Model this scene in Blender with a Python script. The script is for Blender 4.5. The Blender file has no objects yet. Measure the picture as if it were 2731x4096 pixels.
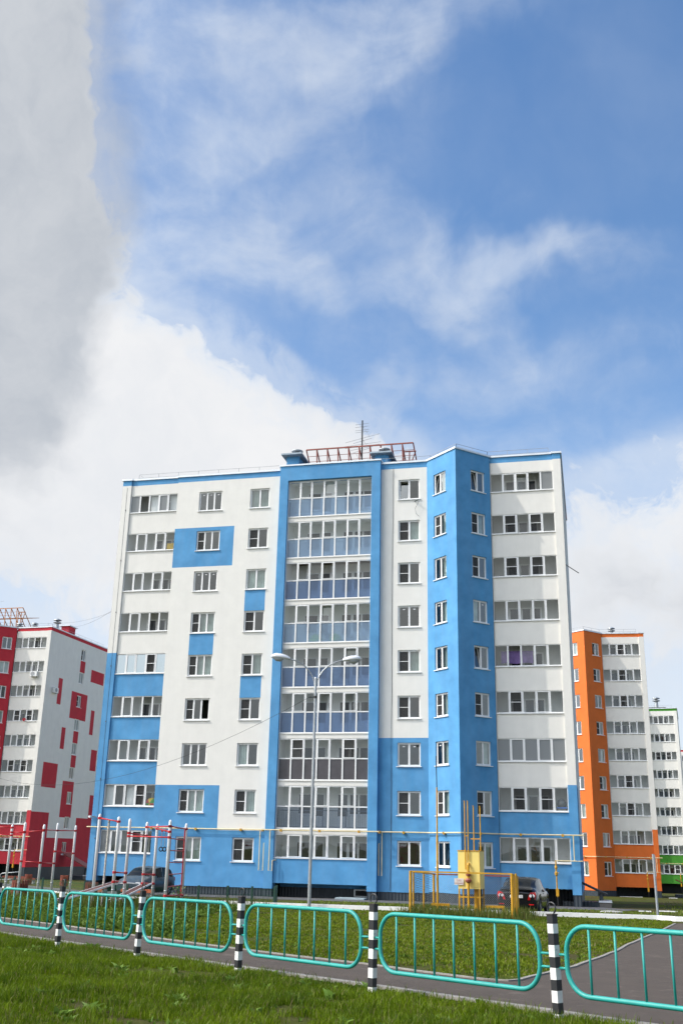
import bpy, math, random
import numpy as np
from mathutils import Vector, Matrix
random.seed(7); rng = np.random.default_rng(7)
SC = bpy.context.scene
COL = SC.collection
R = math.radians

def srgb(r, g, b):
    f = lambda c: c/12.92 if c <= .04045 else ((c+.055)/1.055)**2.4
    return (f(r/255), f(g/255), f(b/255))

def gz(y):                                   # the ground falls gently away from the camera
    return -0.0215*(min(y, 170.0)-13.0)

# ------------------------------------------------------------------ mesh builder
class MB:
    def __init__(s): s.v = []; s.f = []; s.m = []
    def face(s, pts, mi=0):
        i = len(s.v); s.v += [tuple(p) for p in pts]; s.f.append(tuple(range(i, i+len(pts)))); s.m.append(mi)
    def box(s, x0, x1, y0, y1, z0, z1, mi=0):
        i = len(s.v)
        s.v += [(x, y, z) for z in (z0, z1) for y in (y0, y1) for x in (x0, x1)]
        for q in ((0,2,3,1),(4,5,7,6),(0,1,5,4),(2,6,7,3),(0,4,6,2),(1,3,7,5)):
            s.f.append(tuple(i+k for k in q)); s.m.append(mi)
    def bar(s, p, q, w, h=None, mi=0, up=(0,0,1)):
        p, q = Vector(p), Vector(q); h = h or w
        d = (q-p).normalized(); u = Vector(up)
        if abs(d.dot(u)) > .98: u = Vector((0,1,0)) if abs(d.y) < .9 else Vector((1,0,0))
        a = d.cross(u).normalized()*w/2; b = a.cross(d).normalized()*h/2
        i = len(s.v)
        for c in (p, q):
            for sa, sb in ((-1,-1),(1,-1),(1,1),(-1,1)): s.v.append(tuple(c+a*sa+b*sb))
        for f in ((0,1,2,3),(7,6,5,4),(0,4,5,1),(1,5,6,2),(2,6,7,3),(3,7,4,0)):
            s.f.append(tuple(i+k for k in f)); s.m.append(mi)
    def tube(s, pts, r, n=8, mi=0, closed=False, rs=None):
        P = [Vector(p) for p in pts]; N = len(P); i0 = len(s.v)
        up = Vector((0,0,1)); prev = None
        for k in range(N):
            if closed: d = (P[(k+1) % N]-P[k-1]).normalized()
            else: d = (P[min(k+1, N-1)]-P[max(k-1, 0)]).normalized()
            if prev is None:
                a = d.cross(up)
                if a.length < .05: a = d.cross(Vector((0,1,0)))
            else: a = prev - d*prev.dot(d)
            a.normalize(); b = d.cross(a); prev = a
            rr = rs[k] if rs else r
            for j in range(n):
                t = 2*math.pi*j/n; s.v.append(tuple(P[k]+(a*math.cos(t)+b*math.sin(t))*rr))
        for k in range(N if closed else N-1):
            k2 = (k+1) % N
            for j in range(n):
                s.f.append((i0+k*n+j, i0+k*n+(j+1) % n, i0+k2*n+(j+1) % n, i0+k2*n+j)); s.m.append(mi)
        if not closed:
            s.f.append(tuple(i0+j for j in range(n))[::-1]); s.m.append(mi)
            s.f.append(tuple(i0+(N-1)*n+j for j in range(n))); s.m.append(mi)
    def lathe(s, c, prof, n=16, mi=0):
        i0 = len(s.v); c = Vector(c)
        for r, z in prof:
            for j in range(n):
                t = 2*math.pi*j/n; s.v.append((c.x+r*math.cos(t), c.y+r*math.sin(t), c.z+z))
        for k in range(len(prof)-1):
            for j in range(n):
                s.f.append((i0+k*n+j, i0+k*n+(j+1) % n, i0+(k+1)*n+(j+1) % n, i0+(k+1)*n+j)); s.m.append(mi)
        s.f.append(tuple(i0+j for j in range(n))[::-1]); s.m.append(mi)
        s.f.append(tuple(i0+(len(prof)-1)*n+j for j in range(n))); s.m.append(mi)
    def prism(s, poly, z0, z1, mi=0):
        n = len(poly); i = len(s.v)
        s.v += [(x, y, z0) for x, y in poly]+[(x, y, z1) for x, y in poly]
        s.f.append(tuple(i+k for k in range(n))[::-1]); s.m.append(mi)
        s.f.append(tuple(i+n+k for k in range(n))); s.m.append(mi)
        for k in range(n):
            l = (k+1) % n; s.f.append((i+k, i+l, i+n+l, i+n+k)); s.m.append(mi)
    def mesh(s, name, mats, smooth=False):
        me = bpy.data.meshes.new(name); me.from_pydata(s.v, [], s.f)
        for m in (mats if isinstance(mats, (list, tuple)) else [mats]): me.materials.append(m)
        me.polygons.foreach_set('material_index', s.m)
        if smooth: me.polygons.foreach_set('use_smooth', [True]*len(s.f))
        me.update(); return me
    def build(s, name, mats, parent=None, smooth=False, loc=None, rot=None):
        return put(name, s.mesh(name, mats, smooth), parent, loc, rot)

def put(name, me, parent=None, loc=None, rot=None):
    o = bpy.data.objects.new(name, me); COL.objects.link(o)
    if smooth_me(me): pass
    if parent: o.parent = parent
    if loc: o.location = loc
    if rot is not None: o.rotation_euler = (0, 0, rot)
    return o
def smooth_me(me): return False
def empty(name, loc, rot=0): return put(name, None, None, loc, rot)
def tag(o, label=None, cat=None, group=None, kind=None):
    if label: o['label'] = label
    if cat: o['category'] = cat
    if group: o['group'] = group
    if kind: o['kind'] = kind
    return o
def kids(o): return [c for c in COL.objects if c.parent == o]
def copy_tree(o, parent=None):
    c = o.copy(); COL.objects.link(c); c.parent = parent
    for ch in kids(o): copy_tree(ch, c)
    return c

# ------------------------------------------------------------------ materials
def nodes_of(name):
    m = bpy.data.materials.new(name); m.use_nodes = True
    nt = m.node_tree; nt.nodes.clear()
    return m, nt, nt.nodes.new('ShaderNodeOutputMaterial')
def N(nt, t, **kw):
    n = nt.nodes.new(t)
    for k, v in kw.items():
        if k.startswith('_'): setattr(n, k[1:], v)
        else: n.inputs[k.replace('__', ' ')].default_value = v
    return n
def L(nt, a, b): nt.links.new(a, b)
def mix_col(nt, fac, a, b, blend='MIX'):
    n = nt.nodes.new('ShaderNodeMix'); n.data_type = 'RGBA'; n.blend_type = blend
    for i, v in ((0, fac), (6, a), (7, b)):
        if hasattr(v, 'links') or hasattr(v, 'is_linked'): L(nt, v, n.inputs[i])
        else: n.inputs[i].default_value = v if i == 0 else (*v[:3], 1)
    return n.outputs[2]
def M(name, col, rough=.6, metal=0.0, var=.10, scale=3.0, bump=0.0, bscale=60.0, streak=0.0, spec=.5, coat=0.0, col2=None, dirt=None):
    m, nt, out = nodes_of(name)
    b = N(nt, 'ShaderNodeBsdfPrincipled', Roughness=rough, Metallic=metal)
    b.inputs['Specular IOR Level'].default_value = spec
    b.inputs['Coat Weight'].default_value = coat
    L(nt, b.outputs[0], out.inputs[0])
    tc = N(nt, 'ShaderNodeTexCoord')
    no = N(nt, 'ShaderNodeTexNoise', Scale=scale, Detail=6.0, Roughness=.6); L(nt, tc.outputs['Object'], no.inputs['Vector'])
    mr = N(nt, 'ShaderNodeMapRange'); mr.inputs[1].default_value = .3; mr.inputs[2].default_value = .7
    L(nt, no.outputs[0], mr.inputs[0])
    d = tuple(max(0, c*(1-var)) for c in col); l = tuple(min(1, c*(1+var)) for c in col)
    c = mix_col(nt, mr.outputs[0], d, col2 if col2 else l)
    if streak:
        mp = N(nt, 'ShaderNodeMapping'); mp.inputs['Scale'].default_value = (1.3, 1.3, .12); L(nt, tc.outputs['Object'], mp.inputs[0])
        n2 = N(nt, 'ShaderNodeTexNoise', Scale=1.6, Detail=5.0, Roughness=.65); L(nt, mp.outputs[0], n2.inputs['Vector'])
        m2 = N(nt, 'ShaderNodeMapRange'); m2.inputs[1].default_value = .35; m2.inputs[2].default_value = .7; m2.inputs[4].default_value = streak
        L(nt, n2.outputs[0], m2.inputs[0])
        c = mix_col(nt, m2.outputs[0], c, tuple(x*.6+.3*.4 for x in col))
    if dirt:
        n3 = N(nt, 'ShaderNodeTexNoise', Scale=dirt[1], Detail=8.0, Roughness=.7); L(nt, tc.outputs['Object'], n3.inputs['Vector'])
        m3 = N(nt, 'ShaderNodeMapRange'); m3.inputs[1].default_value = dirt[2]; m3.inputs[2].default_value = dirt[2]+.05
        L(nt, n3.outputs[0], m3.inputs[0]); c = mix_col(nt, m3.outputs[0], c, dirt[0])
    L(nt, c, b.inputs['Base Color'])
    if bump:
        n4 = N(nt, 'ShaderNodeTexNoise', Scale=bscale, Detail=4.0); L(nt, tc.outputs['Object'], n4.inputs['Vector'])
        bp = N(nt, 'ShaderNodeBump', Strength=bump, Distance=.02); L(nt, n4.outputs[0], bp.inputs['Height']); L(nt, bp.outputs[0], b.inputs['Normal'])
    return m
def glass(name, tint=(.80,.88,.87), ior=2.35, diff=0.0, dcol=(.3,.4,.6), rough=.01, spacing=0, gcol=(.96,1.0,.99)):
    m, nt, out = nodes_of(name)
    tr = N(nt, 'ShaderNodeBsdfTransparent'); tr.inputs[0].default_value = (*tint, 1)
    gl = N(nt, 'ShaderNodeBsdfGlossy', Roughness=rough); gl.inputs[0].default_value = (*gcol, 1)
    f0 = ((ior-1)/(ior+1))**2       # the same reflectance from both faces of the pane
    lw = N(nt, 'ShaderNodeLayerWeight', Blend=.5); pw = N(nt, 'ShaderNodeMath', _operation='POWER'); L(nt, lw.outputs['Facing'], pw.inputs[0]); pw.inputs[1].default_value = 5
    fr = N(nt, 'ShaderNodeMath', _operation='MULTIPLY_ADD'); L(nt, pw.outputs[0], fr.inputs[0]); fr.inputs[1].default_value = 1-f0; fr.inputs[2].default_value = f0
    tc = N(nt, 'ShaderNodeTexCoord'); no = N(nt, 'ShaderNodeTexNoise', Scale=.7, Detail=1.5)
    oi = N(nt, 'ShaderNodeObjectInfo'); va = N(nt, 'ShaderNodeVectorMath', _operation='MULTIPLY_ADD'); L(nt, oi.outputs['Random'], va.inputs[0]); va.inputs[1].default_value = (91, 57, 73); L(nt, tc.outputs['Object'], va.inputs[2]); L(nt, va.outputs[0], no.inputs['Vector'])
    tm = N(nt, 'ShaderNodeMapRange'); tm.inputs[3].default_value = spacing or .95; tm.inputs[4].default_value = 1.05; L(nt, oi.outputs['Random'], tm.inputs[0]); L(nt, mix_col(nt, tm.outputs[0], (0,0,0), tint), tr.inputs[0])
    bp = N(nt, 'ShaderNodeBump', Strength=.30, Distance=.05); L(nt, no.outputs[0], bp.inputs['Height']); L(nt, bp.outputs[0], gl.inputs['Normal'])
    base = tr.outputs[0]
    if diff:
        df0 = N(nt, 'ShaderNodeBsdfDiffuse'); df0.inputs[0].default_value = (*dcol, 1); tl0 = N(nt, 'ShaderNodeBsdfTranslucent'); tl0.inputs[0].default_value = (*dcol, 1)
        df = N(nt, 'ShaderNodeMixShader'); df.inputs[0].default_value = .4; L(nt, df0.outputs[0], df.inputs[1]); L(nt, tl0.outputs[0], df.inputs[2])
        mx0 = N(nt, 'ShaderNodeMixShader'); mx0.inputs[0].default_value = diff
        L(nt, tr.outputs[0], mx0.inputs[1]); L(nt, df.outputs[0], mx0.inputs[2]); base = mx0.outputs[0]
    mx = N(nt, 'ShaderNodeMixShader'); L(nt, fr.outputs[0], mx.inputs[0]); L(nt, base, mx.inputs[1]); L(nt, gl.outputs[0], mx.inputs[2])
    L(nt, mx.outputs[0], out.inputs[0]); return m

WHITE = M('white_plaster', (.785,.762,.71), .85, var=.035, scale=1.2, bump=.25, bscale=45, streak=.16)
BLUE = M('blue_plaster', (.072,.290,.565), .85, var=.15, scale=.9, bump=.3, bscale=45, streak=.22, col2=(.10,.345,.635))
RED = M('red_plaster', (.52,.026,.042), .85, var=.10, scale=.9, bump=.2, streak=.06)
ORANGE = M('orange_plaster', (.72,.155,.022), .85, var=.08, scale=.9, bump=.2, streak=.05)
GREEN = M('green_plaster', (.05,.24,.02), .85, var=.1, scale=.9)
PVC = M('white_pvc', (.80,.80,.79), .35, var=.03)
FLASH = M('zinc_flashing', (.72,.76,.80), .45, metal=.25, var=.06, scale=2)
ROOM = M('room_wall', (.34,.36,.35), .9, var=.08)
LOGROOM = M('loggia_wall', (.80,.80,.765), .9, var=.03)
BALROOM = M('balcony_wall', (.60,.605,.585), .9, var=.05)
CAPM = M('dull_zinc_cap', (.30,.36,.41), .5, metal=.2, var=.1)
DARKGLASS = M('dark_inner_glass', (.045,.05,.055), .08, var=.2, scale=1.5)
WOODCEIL = M('wood_ceiling', (.25,.12,.05), .5, var=.25, scale=2)
NETM = None
def net_mat():
    m, nt, out = nodes_of('insect_net')
    tr = N(nt, 'ShaderNodeBsdfTransparent'); tr.inputs[0].default_value = (.5,.5,.5,1)
    df = N(nt, 'ShaderNodeBsdfDiffuse'); df.inputs[0].default_value = (.10,.10,.10,1)
    mx = N(nt, 'ShaderNodeMixShader'); mx.inputs[0].default_value = .42
    L(nt, tr.outputs[0], mx.inputs[1]); L(nt, df.outputs[0], mx.inputs[2]); L(nt, mx.outputs[0], out.inputs[0]); return m
NETM = net_mat()
GLASS = glass('window_glass', spacing=.72)
GLASS_B = glass('balcony_glass', (.95,.97,.97), 1.9)
GLASS_D = glass('grey_blue_glass', (.50,.57,.66), 1.7, .16, (.22,.27,.35))
MIRROR = glass('mirror_film_glass', (.12,.14,.16), 22.0, gcol=(.82,.95,1.0))
FROST = glass('frosted_glass', (.4,.42,.43), 1.6, .75, (.42,.44,.45))
TINT = [glass('pale_blue_glass', (.58,.76,.95), 1.75, .42, (.40,.60,.86)), glass('deep_blue_glass', (.34,.50,.76), 1.7, .40, (.17,.30,.56))]
BROWNP = M('brown_panel', (.075,.070,.078), .35, var=.15, scale=2)
CURT = M('pale_curtain', (.66,.72,.67), .9, var=.22, scale=1.2)
BLIND = M('white_blind', (.75,.77,.76), .8, var=.06)
def plinth_mat():
    m, nt, out = nodes_of('corrugated_plinth')
    b = N(nt, 'ShaderNodeBsdfPrincipled', Roughness=.5); b.inputs['Base Color'].default_value = (.032,.044,.056,1)
    tc = N(nt, 'ShaderNodeTexCoord'); w = N(nt, 'ShaderNodeTexWave', Scale=1.6, _wave_type='BANDS', _bands_direction='X'); L(nt, tc.outputs['Object'], w.inputs['Vector'])
    bp = N(nt, 'ShaderNodeBump', Strength=.9, Distance=.03); L(nt, w.outputs['Fac'], bp.inputs['Height']); L(nt, bp.outputs[0], b.inputs['Normal'])
    L(nt, b.outputs[0], out.inputs[0]); return m
PLINTH = plinth_mat()
ROOFM = M('bitumen_roof', (.08,.08,.085), .9)
PIPEM = M('cream_gas_pipe', (.72,.60,.34), .5, var=.12, scale=2)
YELLOW = M('yellow_pipe_paint', (.56,.29,.012), .5, var=.18, scale=4, dirt=((.10,.045,.02), 7.0, .66))
CREAM = M('cream_cabinet_paint', (.80,.62,.18), .5, var=.06, scale=2, dirt=((.25,.14,.05), 5.0, .70))
BLACKC = M('black_cable', (.02,.02,.02), .6)
RUST = M('rust_red_steel', (.30,.085,.06), .6, var=.2, scale=4)
RUSTO = M('rust_orange_steel', (.55,.22,.07), .6, var=.2, scale=4)
GALV = M('galvanised_steel', (.42,.44,.45), .45, metal=.7, var=.15, scale=5)
THIN = M('grey_rail_steel', (.30,.31,.32), .5, metal=.4)
TEAL = M('turquoise_paint', (.018,.30,.262), .48, var=.14, scale=3, coat=.08, bump=.15, bscale=90, dirt=((.05,.028,.014), 7.0, .665))
POSTB = M('black_post_paint', (.016,.016,.018), .5, var=.3, scale=12, bump=.1)
POSTW = M('white_post_paint', (.70,.69,.66), .5, var=.10, scale=12, bump=.1, dirt=((.10,.07,.05), 13.0, .645))
PLAYG = M('light_grey_pole_paint', (.80,.80,.80), .4, var=.06)
PLAYR = M('red_bar_paint', (.45,.015,.018), .4, var=.1)
BROWN = M('red_brown_wood', (.20,.045,.022), .6, var=.25, scale=9)
DARKBOARD = M('dark_board', (.075,.02,.012), .6, var=.25, scale=9)
ORB = M('orange_brown_boards', (.42,.10,.03), .6, var=.2, scale=9)
DKGREEN = M('dark_green_fence_paint', (.012,.05,.032), .45, var=.15)
RUBBER = M('black_rubber', (.015,.015,.015), .7)
ROPE = M('grey_rope', (.50,.47,.42), .9, var=.2, scale=30)
CHROME = M('bright_metal', (.6,.6,.6), .25, metal=.9)

# ------------------------------------------------------------------ building pieces
def wallgrid(mb, P, U, Nn, u0, u1, v0, v1, holes, color, bu=(), bv=(), depth=.15):
    """front face of a wall in the plane P + u*U + v*Z with rectangular openings and their reveals."""
    P, U, Nn = Vector(P), Vector(U), Vector(Nn)
    us = sorted({u0, u1, *[x for h in holes for x in h[:2]], *[b for b in bu if u0 < b < u1]})
    vs = sorted({v0, v1, *[x for h in holes for x in h[2:4]], *[b for b in bv if v0 < b < v1]})
    at = lambda u, v, d=0: P+U*u+Vector((0,0,v))-Nn*d
    for i in range(len(us)-1):
        for j in range(len(vs)-1):
            cu, cv = (us[i]+us[i+1])/2, (vs[j]+vs[j+1])/2
            if any(h[0] < cu < h[1] and h[2] < cv < h[3] for h in holes): continue
            mb.face([at(us[i], vs[j]), at(us[i+1], vs[j]), at(us[i+1], vs[j+1]), at(us[i], vs[j+1])], color(cu, cv))
    for a, b, c, d in [h[:4] for h in holes]:
        mi = color((a+b)/2, (c+d)/2); D_ = depth
        for p, q in (((a,c),(b,c)), ((b,c),(b,d)), ((b,d),(a,d)), ((a,d),(a,c))):
            mb.face([at(*q), at(*p), at(*p, D_), at(*q, D_)], mi)

WCACHE = {}
def window_meshes(w, h, spec):
    key = (round(w, 2), round(h, 2), spec)
    if key in WCACHE: return WCACHE[key]
    n = len(spec); fr, pa, ne, cu, st = MB(), MB(), MB(), MB(), MB()
    dk = MB()
    o, m = .065, .055
    fr.box(0, w, .08, .15, 0, o); fr.box(0, w, .08, .15, h-o, h)
    xs = [o+(w-2*o)*i/n for i in range(n+1)]
    fr.box(0, o, .08, .15, o, h-o); fr.box(w-o, w, .08, .15, o, h-o)
    for i in range(1, n): fr.box(xs[i]-m, xs[i]+m, .08, .15, o, h-o)
    for i, c in enumerate(spec):
        a = xs[i]+(m if i else .03); b = xs[i+1]-(m if i < n-1 else .03); z0, z1 = o+.03, h-o-.03
        for q in ((a-.03, a, z0, z1), (b, b+.03, z0, z1), (a-.03, b+.03, o, z0), (a-.03, b+.03, z1, h-o)):
            fr.box(q[0], q[1], .092, .14, q[2], q[3])
        if c == 't':           # sash tipped inwards at the top
            y1 = .15+.20
            for sx in (a, b): fr.bar((sx, .11, z0), (sx, y1, z1), .05, .04)
            fr.bar((a, y1, z1), (b, y1, z1), .04, .05)
            pa.face([(a, .115, z0), (b, .115, z0), (b, y1, z1), (a, y1, z1)])
        elif c == 'o': dk.face([(a, .9, z0-.3), (b+.3, .9, z0-.3), (b+.3, .9, z1+.3), (a, .9, z1+.3)])
        else: pa.face([(a, .118, z0), (b, .118, z0), (b, .118, z1), (a, .118, z1)])
        if c in 'n':
            ne.face([(a, .098, z0), (b, .098, z0), (b, .098, z1), (a, .098, z1)])
            fr.box(a, b, .088, .100, (z0+z1)/2-.017, (z0+z1)/2+.017)
        if c in 'wb':
            k = 9; pts = [(a-.05+(b-a+.1)*t/k, .27+(.025 if t % 2 else -.02)) for t in range(k+1)]
            for t in range(k): cu.face([(*pts[t], -.02), (*pts[t+1], -.02), (*pts[t+1], h+.05), (*pts[t], h+.05)])
        if c == 's': st.box(a+(b-a)*.35, a+(b-a)*.62, .105, .112, z1-.16, z1-.10)
    r = {}
    r['frame'] = fr.mesh('window_frame', PVC)
    for nm, b, mt in (('pane', pa, GLASS), ('insect_screen', ne, NETM), ('curtain', cu, CURT), ('sticker', st, PVC)):
        if b.f: r[nm] = b.mesh(nm, mt)
    si = MB(); si.box(-.06, w+.06, -.07, .08, -.045, -.003); r['sill'] = si.mesh('sill', PVC)
    WCACHE[key] = r; return r
def place_window(root, w, h, spec, loc, rot=0):
    r = window_meshes(w, h, spec)
    f = put('window', r['frame'], root, loc, rot)
    for k in ('pane', 'insect_screen', 'curtain', 'sticker', 'sill'):
        if k in r: put(k, r[k], f)
    return f

def glazing_band(root, x0, x1, z0, z1, spec, y=.13, name='balcony_glazing'):
    """a row of balcony sashes between two walls"""
    n = len(spec); w = x1-x0; h = z1-z0; o, m = .05, .05
    fr, pa, mi_, fz, ne, bl = MB(), MB(), MB(), MB(), MB(), MB()
    fr.box(0, w, 0, .07, 0, o); fr.box(0, w, 0, .07, h-o, h)
    fr.box(-.02, w+.0, -.10, -.002, -.05, -.004)
    xs = [w*i/n for i in range(n+1)]
    for i in range(n+1):
        a, b = (0, o) if i == 0 else ((w-o, w) if i == n else (xs[i]-m, xs[i]+m))
        fr.box(a, b, 0, .07, o, h-o)
    for i, c in enumerate(spec):
        a = xs[i]+(m if i else o); b = xs[i+1]-(m if i < n-1 else o); z_0, z_1 = o, h-o
        q = [(a, .035, z_0), (b, .035, z_0), (b, .035, z_1), (a, .035, z_1)]
        if c in 'sn' or (i % 2 == 1 and c in 'cwm'):
            for e in ((a, a+.035, z_0, z_1), (b-.035, b, z_0, z_1), (a+.035, b-.035, z_0, z_0+.035), (a+.035, b-.035, z_1-.035, z_1)):
                fr.box(e[0], e[1], -.012, .045, e[2], e[3])
        if c == 'm': mi_.face(q)
        elif c == 'w': fz.face(q)
        elif c == 'n':
            ne.face(q); fr.box(a, b, .0, .03, h/2-.018, h/2+.018)
        elif c == 'b':
            pa.face(q); bl.face([(p[0], .25, p[2]) for p in q])
        elif c == 's':
            fr.bar((a, .02, z_0), (a, .02, z_1), .05); pa.face([(a, .05, z_0), (b, .05, z_0), (b, .25, z_1), (a, .25, z_1)])
            fr.bar((a, .25, z_1), (b, .25, z_1), .04)
        elif c == 'c': pa.face(q)
    g = fr.build(name, PVC, root, loc=(x0, y, z0))
    for nm, b, mt in (('pane', pa, GLASS_B), ('mirror_pane', mi_, MIRROR), ('frosted_pane', fz, FROST), ('insect_screen', ne, NETM), ('blind', bl, BLIND)):
        if b.f: b.build(nm, mt, g)
    return g

DCACHE = {}
def inner_door_set(kind):
    """balcony door with window seen through the glazing: frame mesh, dark glass mesh, origin at its floor corner"""
    if kind in DCACHE: return DCACHE[kind]
    fr, gl = MB(), MB()
    items = {'dw': [(0, .75, .05, 2.15), (.75, 2.0, .85, 2.15)], 'w': [(0, 1.3, .85, 2.15)], 'wd': [(0, 1.0, .85, 2.15), (1.0, 1.75, .05, 2.15)]}[kind]
    for a, b, c, d in items:
        e = .09
        fr.box(a, b, 0, .06, c, c+e); fr.box(a, b, 0, .06, d-e, d); fr.box(a, a+e, 0, .06, c+e, d-e); fr.box(b-e, b, 0, .06, c+e, d-e)
        if b-a > 1.1: fr.box((a+b)/2-.06, (a+b)/2+.06, 0, .06, c+e, d-e)
        gl.box(a+e, b-e, .03, .05, c+e, d-e)
        if c < .5: fr.box(a+e, b-e, .01, .03, .14, .8)
    r = (fr.mesh('inner_frame', PVC), gl.mesh('inner_glass', DARKGLASS)); DCACHE[kind] = r; return r
def place_inner(root, kind, loc):
    f, g = inner_door_set(kind)
    o = put('balcony_door' if 'd' in kind else 'inner_window', f, root, loc); put('inner_glass', g, o); return o

SILL = lambda k: 1.22+2.778*k
HEAD = lambda k: 2.565+2.766*k
XB = dict(pl0=-29.85, pl1=-29.2, w1=-25.72, p0=-18.32, p1=-17.75, p2=-12.08, p3=-11.51, bl=-8.5, ap=-6.4, br=-4.46, pr=-.51)
AP = Vector((XB['ap'], -1.95, 0))

def strip(mb, poly, out, inn, z0, z1):
    """mitred band along a closed outline (counter-clockwise seen from above is outward right-handed)"""
    n = len(poly); P = [Vector((x, y)) for x, y in poly]
    def off(d):
        r = []
        for i in range(n):
            a = (P[i]-P[i-1]).normalized(); b = (P[(i+1) % n]-P[i]).normalized()
            na, nb = Vector((a.y, -a.x)), Vector((b.y, -b.x)); t = (na+nb)
            r.append(P[i]+t*(d/max(.3, 1+na.dot(nb))))
        return r
    A, B = off(out), off(-inn)
    for i in range(n):
        j = (i+1) % n
        a, b, c, d = A[i], A[j], B[j], B[i]
        mb.face([(*a, z0), (*b, z0), (*b, z1), (*a, z1)]); mb.face([(*a, z1), (*b, z1), (*c, z1), (*d, z1)])
        mb.face([(*a, z0), (*d, z0), (*c, z0), (*b, z0)]); mb.face([(*d, z0), (*d, z1), (*c, z1), (*c, z0)])

WINS = dict(
 A=['nww','nww','ccc','nco','nww','nww','sss','ncc','sss'],
 B=['nc','nw','wc','nc','nw','nc','ww','nc','ww'],
 C=['cc','nc','ss','nc','nw','ss','nc','nw','tc'],
 L=['cc','nw','sw','nw','cw','sw','cw','nw','tw'],
 R=['cw','nc','cw','nc','tc','ws','nc','nw','tc'])
BANDS_L = ['wccnc','bcbnc','ccccc','cccoc','mmmnm','cccoc','ccccc','ccccc','wobwb']
BANDS_R = ['ccccc','cncnc','wwwww','cnccc','coccc','ccccc','cncnc','cncnc','ccsow']

def apartment_block(acc, loc, rot, label, full=False, gable=False, wseed=0, rails=True):
    root = empty('apartment_block', loc, rot); tag(root, label, 'apartment building')
    rd = random.Random(wseed)
    MT = [WHITE, acc]; X = XB
    ZT = 25.8; H0 = .87; HH = 1.38
    colsA, colsB, colsC = (-24.12, -22.46), (-20.47, -19.10), (-10.37, -8.97)
    # --- front walls
    def colr(u, z):
        if z > 25.43: return 1
        if u < -15:
            if z < 2.66: return 1
            if full:
                if u < -21.48 and (z < 5.3 or 19.36 < z < 22.1): return 1
                if -20.49 < u < -19.10 and (16.24 < z < 17.65 or 10.63 < z < 12.0): return 1
                if -24.13 < u < -22.46 and 13.45 < z < 14.83: return 1
            return 0
        return 1 if z < 8.13 else 0
    bv = (25.43, 2.66, 5.3, 8.13, 19.36, 22.1, 16.24, 17.65, 10.63, 12.0, 13.45, 14.83)
    bu = (-21.48, -20.49, -24.13)
    hole = lambda c, k: (c[0], c[1], H0+2.8*k, H0+HH+2.8*k)
    mb = MB()
    x0 = X['w1'] if full else X['pl0']
    wallgrid(mb, (0,0,0), (1,0,0), (0,-1,0), x0, X['p0'] if full else X['p3'], -.57, ZT, [hole(c, k) for c in (colsA, colsB) for k in range(9)] if full else [], colr, bu, bv)
    mb.build('front_wall', MT, root); mb = MB()
    wallgrid(mb, (0,0,0), (1,0,0), (0,-1,0), X['p3'], X['bl'], -.57, ZT, [hole(colsC, k) for k in range(9)], colr, (), bv)
    mb.build('front_wall', MT, root)
    for k in range(9):
        if full:
            place_window(root, colsA[1]-colsA[0], HH, WINS['A'][k], (colsA[0], 0, H0+2.8*k))
            place_window(root, colsB[1]-colsB[0], HH, WINS['B'][k], (colsB[0], 0, H0+2.8*k))
        place_window(root, colsC[1]-colsC[0], HH, WINS['C'][k] if full else rd.choice(['cc','nc','nw','ww']), (colsC[0], 0, H0+2.8*k))
    # --- projecting bay
    mb = MB()
    for side, (p, q, ua, ub) in dict(L=((X['bl'], 0), (AP.x, AP.y), .68, 1.87), R=((AP.x, AP.y), (X['br'], 0), 1.2, 2.32)).items():
        d = Vector((q[0]-p[0], q[1]-p[1], 0)); ln = d.length; d.normalize(); nn = Vector((d.y, -d.x, 0)); th = math.atan2(d.y, d.x)
        wallgrid(mb, (*p, 0), d, nn, 0, ln, -.50, ZT+.1, [(ua, ub, H0+2.8*k, H0+HH+2.8*k) for k in range(9)], lambda u, v: 0)
        for k in range(9):
            P = Vector((*p, H0+2.8*k))+d*ua
            place_window(root, ub-ua, HH, WINS[side][k] if full else rd.choice(['cc','nc','nw','cw','tc','ww']), tuple(P), th)
    mb.build('bay_wall', acc, root)
    # --- balconies
    sides = [('R', X['br'], X['pr'], BANDS_R, 1)]+([('L', X['pl1'], X['w1'], BANDS_L, 4)] if full else [])
    for s, a, b, bands, kacc in sides:
        for k in range(10):
            z0 = HEAD(k-1) if k else -.14
            z1 = SILL(k)-.05 if k < 9 else 25.43
            mp = MB(); mp.box(a+.002, b-.002, .10, .24, z0, z1)
            if k == 9: mp.box(a+.002, b-.002, .10, .24, z1, ZT, 1)
            mp.build('balcony_parapet', [acc if (k <= kacc) else WHITE, acc], root)
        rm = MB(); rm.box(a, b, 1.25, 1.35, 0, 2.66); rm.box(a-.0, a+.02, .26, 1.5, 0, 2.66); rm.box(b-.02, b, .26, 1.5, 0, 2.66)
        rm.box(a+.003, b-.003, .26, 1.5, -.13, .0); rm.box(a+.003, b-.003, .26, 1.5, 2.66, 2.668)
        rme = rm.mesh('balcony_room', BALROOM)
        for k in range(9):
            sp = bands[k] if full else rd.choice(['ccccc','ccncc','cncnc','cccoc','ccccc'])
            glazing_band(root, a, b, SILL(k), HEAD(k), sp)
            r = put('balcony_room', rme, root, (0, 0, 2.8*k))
            place_inner(r, 'dw', (a+(1.45 if s == 'L' else .85), 1.18, 0))
    mb = MB()
    for s, a, b, *_ in sides:                      # recess below the lowest balcony
        mb.face([(a, 2.8, -2.2), (b, 2.8, -2.2), (b, 2.8, -.13), (a, 2.8, -.13)], 1); mb.face([(a, 1.35, -.131), (b, 1.35, -.131), (b, 2.8, -.131), (a, 2.8, -.131)], 1)
        for q in (a, b): mb.face([(q, 1.5, -2.2), (q, 2.8, -2.2), (q, 2.8, -.13), (q, 1.5, -.13)], 1)
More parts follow.
